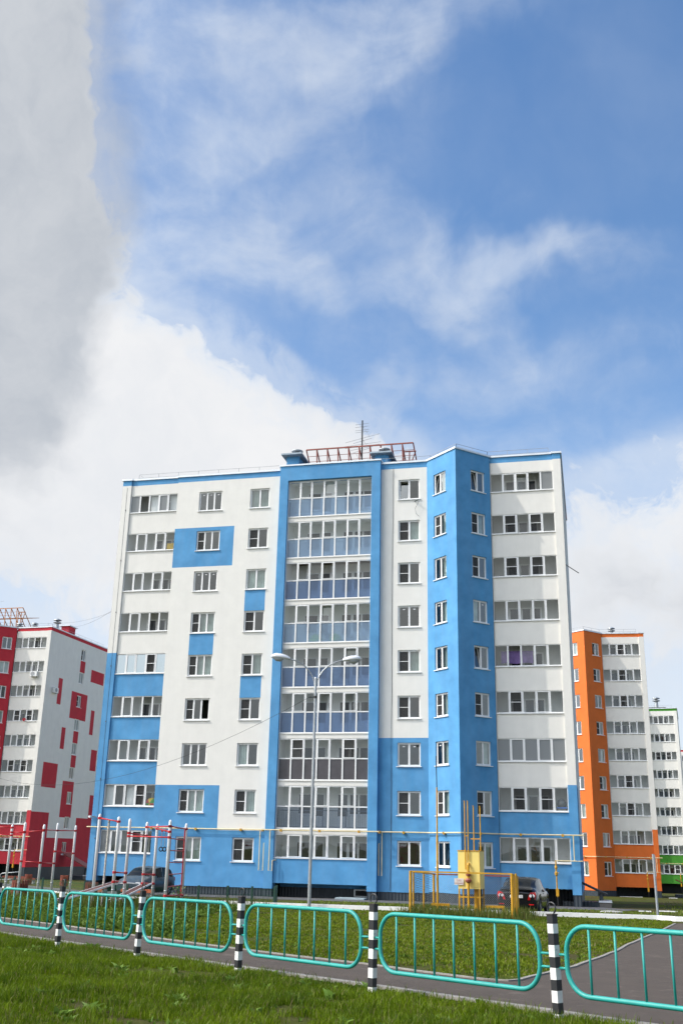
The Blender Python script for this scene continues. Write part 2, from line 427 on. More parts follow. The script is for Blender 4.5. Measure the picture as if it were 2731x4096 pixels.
    mb.build('recess_wall', [acc, PLINTH], root)
    # --- piers
    def pier(xa, xb, zsp):
        p = MB(); p.box(xa, xb, 0, 1.5, -.43, zsp, 1); p.box(xa, xb, 0, 1.5, zsp, 25.43, 0); p.box(xa, xb, 0, 1.5, 25.43, ZT, 1); p.build('corner_pier', MT, root)
        p = MB(); p.box(xa+.03, xb-.03, .03, 1.5, -2.4, -.43); p.build('pier_plinth', PLINTH, root)
    pier(X['pr'], -.01, 5.46)
    if full: pier(X['pl0']+.01, X['pl1'], 13.7)
    # --- plinth
    mb = MB()
    if full:
        mb.box(X['w1'], X['p0'], .04, .3, -2.2, -.57)
        for a, b in ((X['p0'], X['p1']), (X['p2'], X['p3'])): mb.box(a+.02, b-.02, -.31, .3, -2.2, -.57)
    else: mb.box(X['pl0'], X['p3'], .04, .3, -2.6, -.57)
    mb.box(X['p3'], X['bl'], .04, .3, -2.6, -.57)
    mb.prism([(X['bl'], .04), (AP.x, AP.y+.06), (X['br'], .04)], -2.6, -.505)
    mb.build('plinth', PLINTH, root)
    # --- gable, back and far side
    mb = MB()
    gh = [(7.42, 8.52, H0+2.8*k, H0+HH+2.8*k) for k in range(9)] if gable else []
    def gcol(u, z):
        if z > 25.43: return 1
        if not gable: return 1 if z < 5.46 and u < 4 or z < 2.66 else 0
        P = [(2.8,3.7,17.4,20.4),(6.03,9.95,16.2,19.36),(11.2,12.1,14.8,17.75),(4.6,5.5,12.5,14.95),(7.42,8.6,13.45,14.87),(12.2,13.7,10.6,13.1),(1.4,4.6,8.05,10.75),(7.45,8.62,10.65,12.07),(6.1,8.75,4.95,9.0),(12.95,14,-1,7.75),(7.42,8.62,21.85,23.27),(10.3,13.65,21.1,22.6),(-1,3.8,-1,5.35),(-1,10.1,-1,2.66),(10.1,14,-1,5.0)]
        return 1 if any(a < u < b and c < z < d for a, b, c, d in P) else 0
    gbv = sorted({25.43,2.66,5.46,20.4,17.4,16.2,19.36,14.8,17.75,12.5,14.95,13.45,14.87,10.6,13.1,8.05,10.75,10.65,12.07,4.95,9.0,7.75,21.85,23.27,21.1,22.6,5.35,5.0})
    gbu = (2.8,3.7,6.03,9.95,11.2,12.1,4.6,5.5,7.42,8.6,12.2,13.7,1.4,7.45,8.62,6.1,8.75,12.95,10.3,13.65,3.8,10.1,4.0)
    wallgrid(mb, (0,0,0), (0,1,0), (1,0,0), .01, 14, -.43, ZT, gh, gcol, gbu, gbv)
    for a, b, c in (((0,14),(X['pl0'],14),0), ((X['pl0'],14),(X['pl0'],.01),0)):
        mb.face([(*a,-.43),(*b,-.43),(*b,ZT),(*a,ZT)], c)
    mb.build('side_wall', MT, root)
    if gable:
        for k in range(9): place_window(root, 1.1, HH, rd.choice(['nc','cw','cc']), (0, 7.42, H0+2.8*k), math.pi/2)
    mb = MB(); mb.box(-.3, -.03, .3, 13.9, -2.6, -.43); mb.box(X['pl0']+.03, -.3, 13.6, 13.9, -2.6, -.43); mb.box(X['pl0']+.03, X['pl0']+.3, .3, 13.6, -2.6, -.43); mb.build('side_plinth', PLINTH, root)
    # --- roof, flashing, railing
    out = [(X['pl0'],0),(X['pl1'],0),(X['pl1'],.1),(X['w1'],.1),(X['w1'],0),(X['bl'],0),(AP.x,AP.y),(X['br'],0),(X['br'],.1),(X['pr'],.1),(X['pr'],0),(0,0),(0,14),(X['pl0'],14)] if full else \
          [(X['pl0'],0),(X['bl'],0),(AP.x,AP.y),(X['br'],0),(X['br'],.1),(X['pr'],.1),(X['pr'],0),(0,0),(0,14),(X['pl0'],14)]
    mb = MB(); mb.face([(x, y, 25.6) for x, y in out]); mb.build('roof', ROOFM, root)
    mb = MB(); strip(mb, out, .07, .3, ZT+.002, ZT+.12); mb.build('flashing', FLASH, root)
    rl = [(X['pl0']+1.0,.35),(X['bl']+.2,.35),(AP.x,AP.y+.55),(X['br']-.15,.35),(-.75,.35)]
    if gable: rl += [(-.45,.8),(-.45,13.5)]
    mb = MB()
    for i in range(len(rl)-1):
        a, b = Vector((*rl[i], 0)), Vector((*rl[i+1], 0)); n = max(1, round((b-a).length/1.5))
        for h in (.16, .42): mb.bar((a.x, a.y, ZT+.12+h), (b.x, b.y, ZT+.12+h), .018)
        for t in range(n+1):
            p = a.lerp(b, t/n); mb.bar((p.x, p.y, ZT-.2), (p.x, p.y, ZT+.54), .022)
    mb.bar((rl[0][0], .35, ZT+.54), (rl[0][0]+.7, .35, ZT+.05), .02)
    mb.build('roof_railing', THIN, root)
    # --- rooms behind the windows
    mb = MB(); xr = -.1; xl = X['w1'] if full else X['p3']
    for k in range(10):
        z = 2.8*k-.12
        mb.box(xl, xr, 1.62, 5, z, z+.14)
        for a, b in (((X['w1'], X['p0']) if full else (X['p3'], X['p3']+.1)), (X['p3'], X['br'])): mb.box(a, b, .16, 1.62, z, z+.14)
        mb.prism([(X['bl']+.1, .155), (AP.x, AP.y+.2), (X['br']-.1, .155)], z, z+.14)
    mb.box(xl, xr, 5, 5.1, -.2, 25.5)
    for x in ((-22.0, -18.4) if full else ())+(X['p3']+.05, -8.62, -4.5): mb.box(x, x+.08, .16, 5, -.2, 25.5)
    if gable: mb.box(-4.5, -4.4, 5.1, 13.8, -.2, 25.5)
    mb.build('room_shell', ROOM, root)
    # --- gas pipe along the ground floor
    mb = MB(); zp = 2.72
    pts = ([(-30.05,-.14),(-18.47,-.14),(-18.47,-.5),(-11.36,-.5),(-11.36,-.14)] if full else [(-11.4,-.14)])+[(-8.56,-.14),(-6.4,-2.14),(-4.4,-.14),(.25,-.14)]
    mb.tube([(x, y, zp) for x, y in pts], .036, 8)
    for i in range(len(pts)-1):
        a, b = Vector((*pts[i], zp)), Vector((*pts[i+1], zp)); n = int((b-a).length/3.2)
        for t in range(n+1):
            p = a.lerp(b, (t+.5)/(n+1)); mb.box(p.x-.06, p.x+.06, p.y-.05, p.y+.13, zp-.09, zp+.05, 1)
    if full:
        for u in ([(-18.68,-.14,2.7),(-18.68,-.14,.42),(-18.42,-.14,.42),(-18.42,-.14,1.95),(-18.42,.02,1.97)],
                  [(-17.95,-.5,2.7),(-17.95,-.5,.42),(-17.74,-.5,.42),(-17.74,-.5,1.0),(-17.6,-.28,1.02)],
                  [(-11.24,-.14,2.7),(-11.24,-.14,.3),(-11.42,-.14,.3),(-11.42,-.14,2.05),(-11.42,.0,2.07)]): mb.tube(u, .03, 6)
    mb.tube([(-.33,-.16,2.7),(-.33,-.16,1.35),(.12,-.2,1.35)], .03, 6); mb.tube([(-.2,-.2,1.35),(-1.35,-.22,1.35)], .03, 6)
    gp = mb.build('gas_pipe', [PIPEM, YELLOW], root)
    mb = MB(); mb.tube([(-1.35,-.22,1.37),(-1.33,-.22,-.55)], .04, 8); mb.lathe((-1.35,-.22,.55), [(.05,0),(.09,.05),(.09,.18),(.05,.24)], 8); mb.lathe((-1.35,-.22,.9), [(.05,0),(.08,.05),(.08,.12),(.05,.2)], 8)
    mb.box(-1.41,-1.25,-.3,-.14,-.5,-.12); mb.bar((-1.35,-.22,.7),(-1.2,-.3,.72),.03); mb.build('gas_riser', YELLOW, gp)
    mb = MB(); mb.tube([(-1.33,-.22,-.5),(-1.3,-.22,-1.4)], .03, 6); mb.build('riser_foot', BLACKC, gp)
    return root

# ------------------------------------------------------------------ the four blocks
X0, DY = -.85, 61.3615
blue = apartment_block(BLUE, (X0, DY, 0), 0, 'blue and white nine storey apartment block with glazed loggia column in the middle', full=True)
red = apartment_block(RED, (-59.7, 104.85, -.33), R(-1.18), 'red and white apartment block whose grey shaded gable has red rectangles', gable=True, wseed=3)
orange = apartment_block(ORANGE, (6.256, 113.31, -1.09), R(3.6), 'orange and white apartment block beside the tall blue block', wseed=5)
green = apartment_block(GREEN, (13.49, 168.8, -1.82), R(-5), 'white apartment block with green base and green cornice behind the orange one', wseed=8)
crimson = apartment_block(RED, (22.45, 232.0, -2.2), R(-5), 'red topped apartment block, only a sliver showing beyond the green one', wseed=9)

# --- things only the blue block shows: the loggia column
X = XB
mb = MB()
mb.box(X['p0'], X['p1'], -.35, .3, -.57, 25.97); mb.box(X['p2'], X['p3'], -.35, .3, -.57, 25.97); mb.box(X['p1'], X['p2'], -.35, .3, 24.95, 25.97)
mb.build('loggia_surround', BLUE, blue)
mb = MB(); mb.box(X['p0']-.06, X['p3']+.06, -.41, .36, 25.972, 26.07); mb.build('surround_flashing', FLASH, blue)
a, b = X['p1'], X['p2']; W7 = (b-a)/7
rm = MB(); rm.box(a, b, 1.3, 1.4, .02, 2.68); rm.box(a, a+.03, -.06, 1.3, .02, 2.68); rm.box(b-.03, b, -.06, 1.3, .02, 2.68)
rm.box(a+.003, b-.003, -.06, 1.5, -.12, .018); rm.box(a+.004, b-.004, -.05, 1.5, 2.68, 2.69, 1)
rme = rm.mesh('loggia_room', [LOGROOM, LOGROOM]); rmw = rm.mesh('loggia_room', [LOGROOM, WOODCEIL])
rl = MB(); rl.bar((a+.03, 0, 1.08), (b-.03, 0, 1.08), .05, .04); rl.bar((a+.03, 0, .15), (b-.03, 0, .15), .03)
for i in range(44):
    x = a+.07+i*.127; rl.bar((x, 0, .15), (x, 0, 1.08), .07 if i % 11 == 0 else .016, .016)
rle = rl.mesh('railing', M('loggia_railing_paint', (.10,.13,.17), .5))
OPENS = {8:(3,), 6:(1,3), 4:(5,), 3:(3,5), 2:(), 5:(3,)}
for k in range(9):
    fr, up, lo, nt_ = MB(), MB(), MB(), MB(); y0, y1 = -.13, -.07
    zb = 2.8*k+.02 if k else 1.16; zm = 2.8*k+1.3; zt = 2.8*k+2.5; o = .055; m = .045
    fr.box(a, b, y0, y1, zb, zb+o); fr.box(a, b, y0, y1, zt-o, zt)
    if k: fr.box(a, b, y0+.002, y1-.002, zm-.035, zm+.035)
    for i in range(8):
        p = (a, a+o) if i == 0 else ((b-o, b) if i == 7 else (a+W7*i-m, a+W7*i+m)); fr.box(*p, y0-.006, y1+.006, zb+o, zt-o)
    for i in range(7):
        pa, pb = a+W7*i+m, a+W7*(i+1)-m; z0 = zm+.035 if k else zb+o; z1 = zt-o
        if i in (1, 3, 5):
            for e in ((pa, pa+.04, z0, z1), (pb-.04, pb, z0, z1), (pa+.04, pb-.04, z0, z0+.04), (pa+.04, pb-.04, z1-.04, z1)): fr.box(e[0], e[1], y0-.015, y0+.03, e[2], e[3])
        if k == 2 and i in (1, 5):
            nt_.face([(pa, -.10, z0), (pb, -.10, z0), (pb, -.10, z1), (pa, -.10, z1)]); fr.box(pa, pb, y0, y0+.03, (z0+z1)/2-.02, (z0+z1)/2+.02)
        elif i in OPENS.get(k, ()) and k in (6, 3):     # casement standing open into the loggia
            fr.bar((pb-.05, -.05, z0), (pb-.25, .4, z0), .04); fr.bar((pb-.05, -.05, z1), (pb-.25, .4, z1), .04); fr.bar((pb-.25, .4, z0), (pb-.25, .4, z1), .04)
            up.face([(pb-.05, -.05, z0), (pb-.25, .4, z0), (pb-.25, .4, z1), (pb-.05, -.05, z1)])
        elif i in OPENS.get(k, ()):
            fr.bar((pa, .08, z1), (pb, .08, z1), .045); up.face([(pa, -.09, z0), (pb, -.09, z0), (pb, .08, z1), (pa, .08, z1)])
        else: up.face([(pa, -.10, z0), (pb, -.10, z0), (pb, -.10, z1), (pa, -.10, z1)])
        if k: lo.face([(pa, -.10, zb+o), (pb, -.10, zb+o), (pb, -.10, zm-.035), (pa, -.10, zm-.035)])
    g = fr.build('loggia_glazing', PVC, blue); up.build('clear_pane', GLASS_B, g)
    if nt_.f: nt_.build('insect_screen', NETM, g)
    if k:
        lo.build('lower_panel' if k == 2 else 'tinted_pane', BROWNP if k == 2 else (TINT[0] if k in (8, 7, 5) else TINT[1] if k != 1 else GLASS_D), g)
        put('railing', rle, g, (0, .10, 2.8*k))
    r = put('loggia_room', rmw if k == 6 else rme, blue, (0, 0, 2.8*k)); place_inner(r, 'wd', (a+.95, 1.23, 0)); place_inner(r, 'dw', (b-2.25, 1.23, 0))
    mb = MB()
    if k < 8: mb.box(a, b, -.15, .0, zt+.003, 2.8*(k+1)+.017); mb.box(a, b, -.19, -.152, 2.8*(k+1)-.03, 2.8*(k+1)+.015)
    else: mb.box(a, b, -.12, .0, zt+.003, 24.948)
    mb.build('floor_edge', WHITE, blue)
mb = MB(); mb.box(a+.002, b-.002, -.25, -.05, -.25, 1.12); mb.build('loggia_parapet', BLUE, blue)
mb = MB(); mb.box(a-.0, b, -.3, -.255, 1.12, 1.155); mb.build('loggia_sill', PVC, blue)
mb = MB(); mb.face([(a,1.3,-.5),(b,1.3,-.5),(b,1.3,0),(a,1.3,0)],0); mb.face([(a,1.28,-2.2),(b,1.28,-2.2),(b,1.28,-.5),(a,1.28,-.5)],1); mb.build('recess_wall', [BLUE, PLINTH], blue)
mb = MB(); mb.box(-13.8, -12.1, -.9, .5, -1.15, -.93); mb.build('hatch_ledge', M('pale_metal_ledge', (.35,.42,.45), .5), blue)
mb = MB(); mb.box(-13.1, -12.1, .9, 1.25, -.92, -.52); h_ = mb.build('hatch_frame', GALV, blue)
mb = MB(); mb.box(-13.0, -12.2, .86, .92, -.86, -.58); mb.build('hatch_opening', M('dark_opening', (.01,.01,.01), .9), h_)
mb = MB()
for (x, y, pts) in ((-10.75, -.008, [25.5, 22, 18, 14.5, 11, 8, 5, 2, -.5]),):
    mb.tube([(x+.03*math.sin(i*2.1), y, z) for i, z in enumerate(pts)], .007, 5); mb.tube([(x+.05+.03*math.sin(i*1.3+1), y, z) for i, z in enumerate(pts)], .005, 5)
mb.tube([(-29.5+.01*i, -.008, z) for i, z in enumerate([25.3, 20, 15, 10, 6, 3, -.4])], .007, 5)
for i in range(7): mb.box(-29.51, -29.46, -.03, -.002, 2+3.6*i, 2.08+3.6*i)
mb.build('wall_cable', M('grey_cable', (.10,.10,.10), .7), blue)
mb = MB(); mb.tube([(-9.25,-.05,23.1),(-9.0,-.15,23.05),(-9.25,-.12,22.6),(-9.2,-.1,22.25),(-9.0,-.08,22.05)], .01, 5); mb.bar((-9.3,-.04,23.1),(-9.0,-.3,23.1),.04); mb.build('loose_wire', BLACKC, blue)
mb = MB(); mb.bar((.0,.5,18.6),(.75,.9,18.15),.035); mb.build('side_rod', BLACKC, blue)
for i, (xa, xb, zz) in enumerate(((-18.32,-17.45,27.32),(-12.15,-11.25,27.0))):
    mb = MB(); mb.box(xa, xb, 1.0, 3.3, 25.6, zz-.12); s_ = mb.build('vent_shaft', BLUE, blue)
    mb = MB(); mb.box(xa-.28, xb+.3, .55, 3.6, zz-.118, zz-.01); mb.build('shaft_cap', CAPM, s_)
    mb = MB(); mb.lathe(((xa+xb)/2, 2.0, zz+.06), [(.2,0),(.2,.45)], 14); mb.lathe(((xa+xb)/2, 2.0, zz+.62), [(.05,-.1),(.40,0),(.40,.05),(.08,.14)], 16); mb.build('roof_vent', GALV, s_)

def roof_frame(root, x0, x1, y0, y1, zt, mat, n):
    mb = MB(); w = .07
    mb.bar((x0, y0, zt), (x1, y0, zt), w*1.2); mb.bar((x0+.3, y1, zt-.5), (x1+.2, y1, zt-.5), w*.7)
    for i in range(n):
        x = x0+(x1-x0)*i/(n-1)
        mb.bar((x, y0, zt), (x+.06, y0+.25, 25.6), w) if 0 < i < n-1 else None
        mb.bar((x, y0, zt), (x+.25, y1, 25.6), w); mb.bar((x+.1, y0+.3, zt-1.2), (x+.2, y1, zt-.5), w*.7)
    for h in (.45, .85, 1.2): mb.bar((x0+.1, y0+.15, zt-h), (x1+.1, y0+.15, zt-h), .028)
    mb.bar((x1-.7, y0+.3, zt-.5), (x1+.1, y0+.3, zt-.5), w); mb.bar((x1-.7, y0+.3, 25.6), (x1-.7, y0+.3, zt-.5), w); mb.bar((x1-.6, y0+.3, 25.7), (x1+.1, y0+.5, zt-.4), w); mb.bar((x1-.3, y0+.3, 25.7), (x1-.3, y0+.3, zt-.5), w)
    return mb.build('rooftop_frame', mat, root)
roof_frame(blue, -17.35, -9.8, 2.4, 4.6, 28.2, RUST, 11)
roof_frame(red, -21, -6.0, 3.0, 6.5, 29.0, RUSTO, 20)
# red block's roof shafts
mb = MB(); mb.box(-1.7, -.7, 5.0, 6.6, 25.6, 27.0); s_ = mb.build('vent_shaft', RED, red)
mb = MB(); mb.box(-1.9, -.5, 4.8, 6.8, 27.002, 27.1); mb.build('shaft_cap', FLASH, s_)
def mushroom(root, x, y, z, s=1.0):
    mb = MB(); mb.lathe((x, y, z), [(.2*s,0),(.17*s,.7*s)], 14)
    mb.lathe((x, y, z+.8*s), [(.1*s,-.1*s),(.4*s,0),(.4*s,.05*s),(.12*s,.14*s)], 16); mb.lathe((x, y, z+1.05*s), [(.08*s,-.1*s),(.4*s,0),(.38*s,.05*s),(.05*s,.2*s)], 16)
    mb.build('roof_vent', GALV, root, smooth=False)
mushroom(red, -.9, 2.6, 25.9, 1.2); mushroom(red, -3.6, 2.2, 25.7); mushroom(red, -5.6, 2.2, 25.7)
mushroom(orange, -3.2, 1.5, 25.6); mushroom(orange, -8.0, 1.6, 25.5); mushroom(green, -3.0, 1.5, 26.0, 1.5)
mb = MB(); mb.box(-4.4, -1.6, 1.2, 3, 25.6, 26.2); mb.build('roof_hatch', ROOFM, green)

# ------------------------------------------------------------------ things on the blocks
def antenna(loc, s, label):
    mb = MB(); mb.tube([(0,0,0),(0,0,4.6*s)], .05*s, 6); e = empty('tv_antenna', loc); tag(e, label, 'antenna'); mb.build('mast', BLACKC, e)
    mb = MB()
    for z, w, t in ((2.55,1.0,.15),(2.7,1.5,.12),(2.85,1.6,.14),(3.1,.8,.2),(3.3,1.5,.3),(2.4,.8,.2)):
        mb.bar((-w*.8*s, 0, (z-t)*s), (w*.8*s, .2, (z+t)*s), .018)
    for z in (3.7, 3.85, 4.1, 4.3): mb.bar((-.5*s, 0, z*s), (.45*s, .1, (z+.1)*s), .018)
    mb.bar((-.4*s,0,2.1*s),(.5*s,0,.5*s),.03); mb.bar((0,0,4.2*s),(.5*s,0,3.4*s),.025); mb.bar((0,0,3.2*s),(.4*s,0,2.6*s),.025)
    mb.build('antenna_elements', THIN, e); return e
antenna((-14.25, 63.9, 25.6), 1.0, 'black mast tv antenna on the roof of the blue block')
antenna((-72.8, 112, 25.3), 1.5, 'tall tv antenna on the roof of the red block')
def air_con(loc, rot, label):
    e = empty('air_conditioner', loc, rot); tag(e, label, 'air conditioner')
    mb = MB(); mb.box(-.42,.42,-.36,-.06,0,.6); mb.build('casing', PVC, e)
    mb = MB(); mb.lathe((0,0,0),[(.24,0),(.24,.02)],16); o = mb.build('fan_grille', THIN, e, loc=(-.1,-.362,.3)); o.rotation_euler=(math.pi/2,0,0)
    mb = MB(); mb.bar((-.3,0,-.03),(-.3,-.4,-.03),.04); mb.bar((.3,0,-.03),(.3,-.4,-.03),.04); mb.build('bracket', THIN, e)
Rr = Matrix.Rotation(R(-1.18), 4, 'Z')
def on_red(x, y, z): return tuple(Matrix.Translation((-59.7,104.85,-.33)) @ Rr @ Vector((x, y, z)))
air_con(on_red(-1.55, .08, 20.1), R(-1.18), 'white air conditioner on the front balcony of the red block')
air_con(on_red(.03, 1.9, 18.5), R(88.8), 'grey air conditioner on the shaded gable of the red block')
e = empty('satellite_dish', on_red(-1.9, .0, 15.0)); tag(e, 'small red satellite dish below a balcony of the red block', 'satellite dish')
mb = MB(); mb.lathe((0,0,0), [(.02,-.05),(.12,-.03),(.2,.0)], 16); o = mb.build('dish', PLAYR, e, loc=(0,-.5,.2)); o.rotation_euler=(R(60),R(70),0)
mb = MB(); mb.bar((0,.05,0),(0,-.45,.15),.04); mb.bar((0,-.45,.1),(.35,-.75,.1),.03); mb.build('dish_arm', GALV, e)
mb = MB()
e = empty('security_camera', (X0-29.7, DY-.02, 3.3)); tag(e, 'small white camera on a bracket at the blue block edge', 'security camera')
mb.tube([(-.1,-.05,0),(-.1,-.42,.02)], .07, 10); mb.build('camera_housing', PVC, e); mb = MB(); mb.bar((.1,0,.05),(-.1,-.12,.05),.04); mb.bar((.35,0,-.05),(-.1,-.1,.05),.02); mb.build('bracket', THIN, e)

# loggia furniture
LB = lambda x, y, k, dz=.02: (X0+x, DY+y, 2.8*k+dz)
LIME = M('lime_fabric', (.42,.58,.03), .85, var=.1, scale=6); GREYF = M('dark_grey_plastic', (.07,.075,.08), .5)
mb = MB(); mb.lathe((0,0,0), [(.30,0),(.40,.08),(.42,.2),(.36,.4),(.22,.58),(.08,.66)], 18); bm_ = mb.mesh('beanbag_chair', LIME, True)
for x, l in ((-15.75, 'lime green beanbag at the far side of the round table in the glazed loggia'), (-14.45, 'lime green beanbag next to the folding chair in the glazed loggia')):
    tag(put('beanbag_chair', bm_, None, LB(x, .5, 5)), l, 'beanbag', 'beanbags in the loggia')
e = empty('round_table', LB(-15.1, .8, 5)); tag(e, 'dark round table between two lime beanbags in the loggia', 'table')
mb = MB(); mb.lathe((0,0,.68), [(.40,0),(.40,.04)], 20); mb.build('tabletop', GREYF, e); mb = MB(); mb.lathe((0,0,0), [(.28,0),(.06,.06),(.05,.66)], 14); mb.build('pedestal', GREYF, e)
e = empty('chair', LB(-13.5, .6, 5)); tag(e, 'dark chair between the beanbags and the drying rack in the loggia', 'chair')
mb = MB(); mb.box(-.2,.2,-.2,.2,.42,.46); mb.build('seat', GREYF, e); mb = MB(); mb.box(-.2,-.17,-.2,.2,.5,.9); mb.build('backrest', GREYF, e)
for sx in (-.18,.18):
    for sy in (-.18,.18): mb = MB(); mb.bar((sx,sy,0),(sx*.95,sy*.95,.46),.03); mb.build('leg', GREYF, e)
e = empty('drying_rack', LB(-12.6, .6, 5)); tag(e, 'folding laundry drying rack at the end of the loggia', 'drying rack')
mb = MB()
for y in (-.25,.25): mb.bar((-.35,y,0),(.35,y,.95),.025); mb.bar((.35,y,0),(-.35,y,.95),.025)
mb.build('rack_legs', GREYF, e); mb = MB()
for i in range(7): mb.bar((-.45,-.3+.1*i,.96),(.45,-.3+.1*i,.96),.012)
mb.build('rack_wires', GREYF, e)
mb = MB(); mb.box(-.3,.1,-.26,-.24,.5,.95); mb.build('hung_cloth', BLIND, e)
e = empty('bicycle', LB(-14.9, .45, 4)); tag(e, 'bicycle leaning inside the loggia above the street lamp', 'bicycle')
for x in (0, 1.05):
    mb = MB(); mb.tube([(x+.33*math.cos(t*.2618), 0, .34+.33*math.sin(t*.2618)) for t in range(24)], .022, 6, closed=True); mb.build('wheel', RUBBER, e)
mb = MB()
for p, q in (((0,0,.34),(.3,0,.85)),((.3,0,.85),(.85,0,.85)),((.3,0,.8),(.5,0,.32)),((.5,0,.32),(.85,0,.85)),((.5,0,.32),(1.05,0,.34)),((1.05,0,.34),(.83,0,.9)),((0,0,.34),(.22,0,.98))): mb.bar(p, q, .035)
mb.build('bicycle_frame', BLACKC, e); mb = MB(); mb.tube([(.1,-.2,1.0),(.22,0,1.02),(.1,.2,1.0),(0,.2,.9)], .015, 5); mb.build('handlebar', BLACKC, e); mb = MB(); mb.box(.75,.98,-.06,.06,.92,.97); mb.build('saddle', BLACKC, e)
VIO = M('violet_cloth', (.17,.11,.28), .9, var=.25, scale=4)
mb = MB(); mb.box(-.02,.02,0,0.02,0,0.02)
mb = MB()
for i in range(10): mb.face([(-4.1+.19*i,.5+(i % 2)*.05,-.0+.03*math.sin(i)),(-3.91+.19*i,.5+((i+1) % 2)*.05,.03*math.sin(i+1)),(-3.91+.19*i,.52+((i+1) % 2)*.05,.75),(-4.1+.19*i,.52+(i % 2)*.05,.75)])
tag(mb.build('laundry', VIO, None, loc=(X0, DY, SILL(4)+.25)), 'violet sheets hung to dry on an upper balcony of the blue block', 'laundry')
mb = MB(); mb.face([(-25.72-.75,.6,SILL(7)+.05),(-25.72-.2,.6,SILL(7)+.05),(-25.72-.2,.62,SILL(7)+.62),(-25.72-.75,.62,SILL(7)+.62)]); mb.f and tag(mb.build('yellow_cloth', M('yellow_cloth', (.70,.46,.03), .8), None, loc=(X0, DY, 0)), 'yellow cloth hanging in a high balcony next to the blue square', 'cloth')
BALLC = [M('ball_'+n, c, .5) for n, c in (('green',(.05,.35,.03)),('yellow',(.75,.55,.02)),('red',(.6,.03,.02)))]
mb = MB()
for j in range(12):
    for i in range(8):
        t0, t1 = math.pi*i/8, math.pi*(i+1)/8; p0, p1 = 2*math.pi*j/12, 2*math.pi*(j+1)/12
        q = lambda t, p: (.36*math.sin(t)*math.cos(p), .36*math.cos(t), .36*math.sin(t)*math.sin(p))
        mb.face([q(t0,p0), q(t1,p0), q(t1,p1), q(t0,p1)], (j//2) % 3)
tag(mb.build('beach_ball', BALLC, None, True, loc=(X0-26.15, DY+.62, SILL(1)+.2)), 'striped beach ball in a lower balcony of the blue block', 'ball')
e = empty('toolbox', (X0-.9, DY+.5, SILL(1)-.02)); tag(e, 'dark bag on a small blue stool in the lower balcony by the orange block', 'bag')
mb = MB(); mb.lathe((0,0,.28), [(.22,0),(.28,.15),(.2,.38),(.06,.46)], 12); mb.build('bag_body', GREYF, e, True); mb = MB(); mb.box(-.3,.3,-.2,.2,.2,.27); mb.build('stool_top', M('blue_plastic', (.03,.15,.5), .5), e)
for sx in (-.25,.25): mb = MB(); mb.bar((sx,0,-1.1),(sx,0,.2),.04); mb.build('stool_leg', GREYF, e)

exec_later = []
# ------------------------------------------------------------------ street lamps
LAMPW = M('lamp_housing_white', (.74,.75,.76), .3, var=.05); LAMPG = M('lamp_glass_cover', (.42,.46,.50), .1)
def street_lamp(loc, label, rot=0.0):
    e = empty('street_lamp', loc, rot); tag(e, label, 'street lamp', 'street lamps')
    mb = MB(); n = 8
    mb.lathe((0,0,0), [(.078,-.3),(.072,0),(.062,4.5),(.048,9.0)], 8); mb.build('pole', GALV, e)
    mb = MB(); mb.lathe((0,0,8.85), [(.062,0),(.062,.5),(.045,.55)], 10); mb.build('collar', GALV, e)
    mb = MB(); mb.lathe((0,0,8.5), [(.075,0),(.075,.08)], 10); mb.bar((-.3,-.0,8.5),(0,0,8.55),.03); mb.build('cable_clamp', BLACKC, e)
    for s in (-1, 1):
        mb = MB(); pts = []
        for i in range(15):
            t = i/14; a = t*math.pi/2*.93
            pts.append((s*(.04+1.30*(1-math.cos(a))**.95), 0, 9.0+1.17*math.sin(a)))
        mb.tube(pts, .027, 8); arm = mb.build('arm', GALV, e, True)
        mb = MB(); x0 = s*1.18; st = [(0,.05,.07,-.02),(.12,.11,.14,-.02),(.35,.17,.19,-.01),(.60,.18,.19,.0),(.76,.12,.13,.0),(.83,.03,.03,-.01)]; base = pts[-1]
        i0 = len(mb.v)
        for (d, w, h, dz) in st:
            for j in range(12):
                t = 2*math.pi*j/12; z = math.sin(t); mb.v.append((base[0]+s*(d-.06), w*math.cos(t), base[2]+.02+dz+d*.07+(h*z if z > 0 else .03*z)))
        for kx in range(len(st)-1):
            for j in range(12): mb.f.append((i0+kx*12+j, i0+kx*12+(j+1) % 12, i0+(kx+1)*12+(j+1) % 12, i0+(kx+1)*12+j)); mb.m.append(0)
        hd = mb.build('lamp_head', LAMPW, e, True)
        mb = MB(); i0 = 0; prof = [(.28,.12,.07),(.43,.15,.17),(.60,.14,.16),(.75,.08,.06)]
        for (d, w, h) in prof:
            for j in range(9):
                t = math.pi+math.pi*j/8; mb.v.append((base[0]+s*(d-.06), w*math.cos(t), base[2]+.01+d*.07+h*math.sin(t)))
        for kx in range(3):
            for j in range(8): mb.f.append((kx*9+j, kx*9+j+1, (kx+1)*9+j+1, (kx+1)*9+j)); mb.m.append(0)
        mb.build('lamp_cover', LAMPG, hd, True)
    return e
street_lamp((-11.44, 42.8, gz(42.8)), 'tall galvanised street lamp with two curved arms in front of the loggias', R(16))
street_lamp((-48.05, 75.0, gz(75)-.05), 'second street lamp, only its white head in view before the red block', 0)
def cable(pts, r, label, name='overhead_cable', cat='cable'):
    mb = MB(); mb.tube(pts, r, 5); o = mb.build(name, BLACKC); tag(o, label, cat); return o
def sagged(p, q, sag, n=24):
    p, q = Vector(p), Vector(q); return [tuple(p.lerp(q, i/n)-Vector((0,0,sag*4*(i/n)*(1-i/n)))) for i in range(n+1)]
cable(sagged((-11.6, 42.8, 7.95), (-48.05, 75.0, 7.2), 2.3), .008, 'black overhead cable sagging from the tall street lamp across the blue wall')
cable(sagged((-59.5, 106.5, 26.3), (-30.5, 66, 18.6), .5), .008, 'upper thin wire strung between the red and the blue block', 'roof_wire', 'wire')
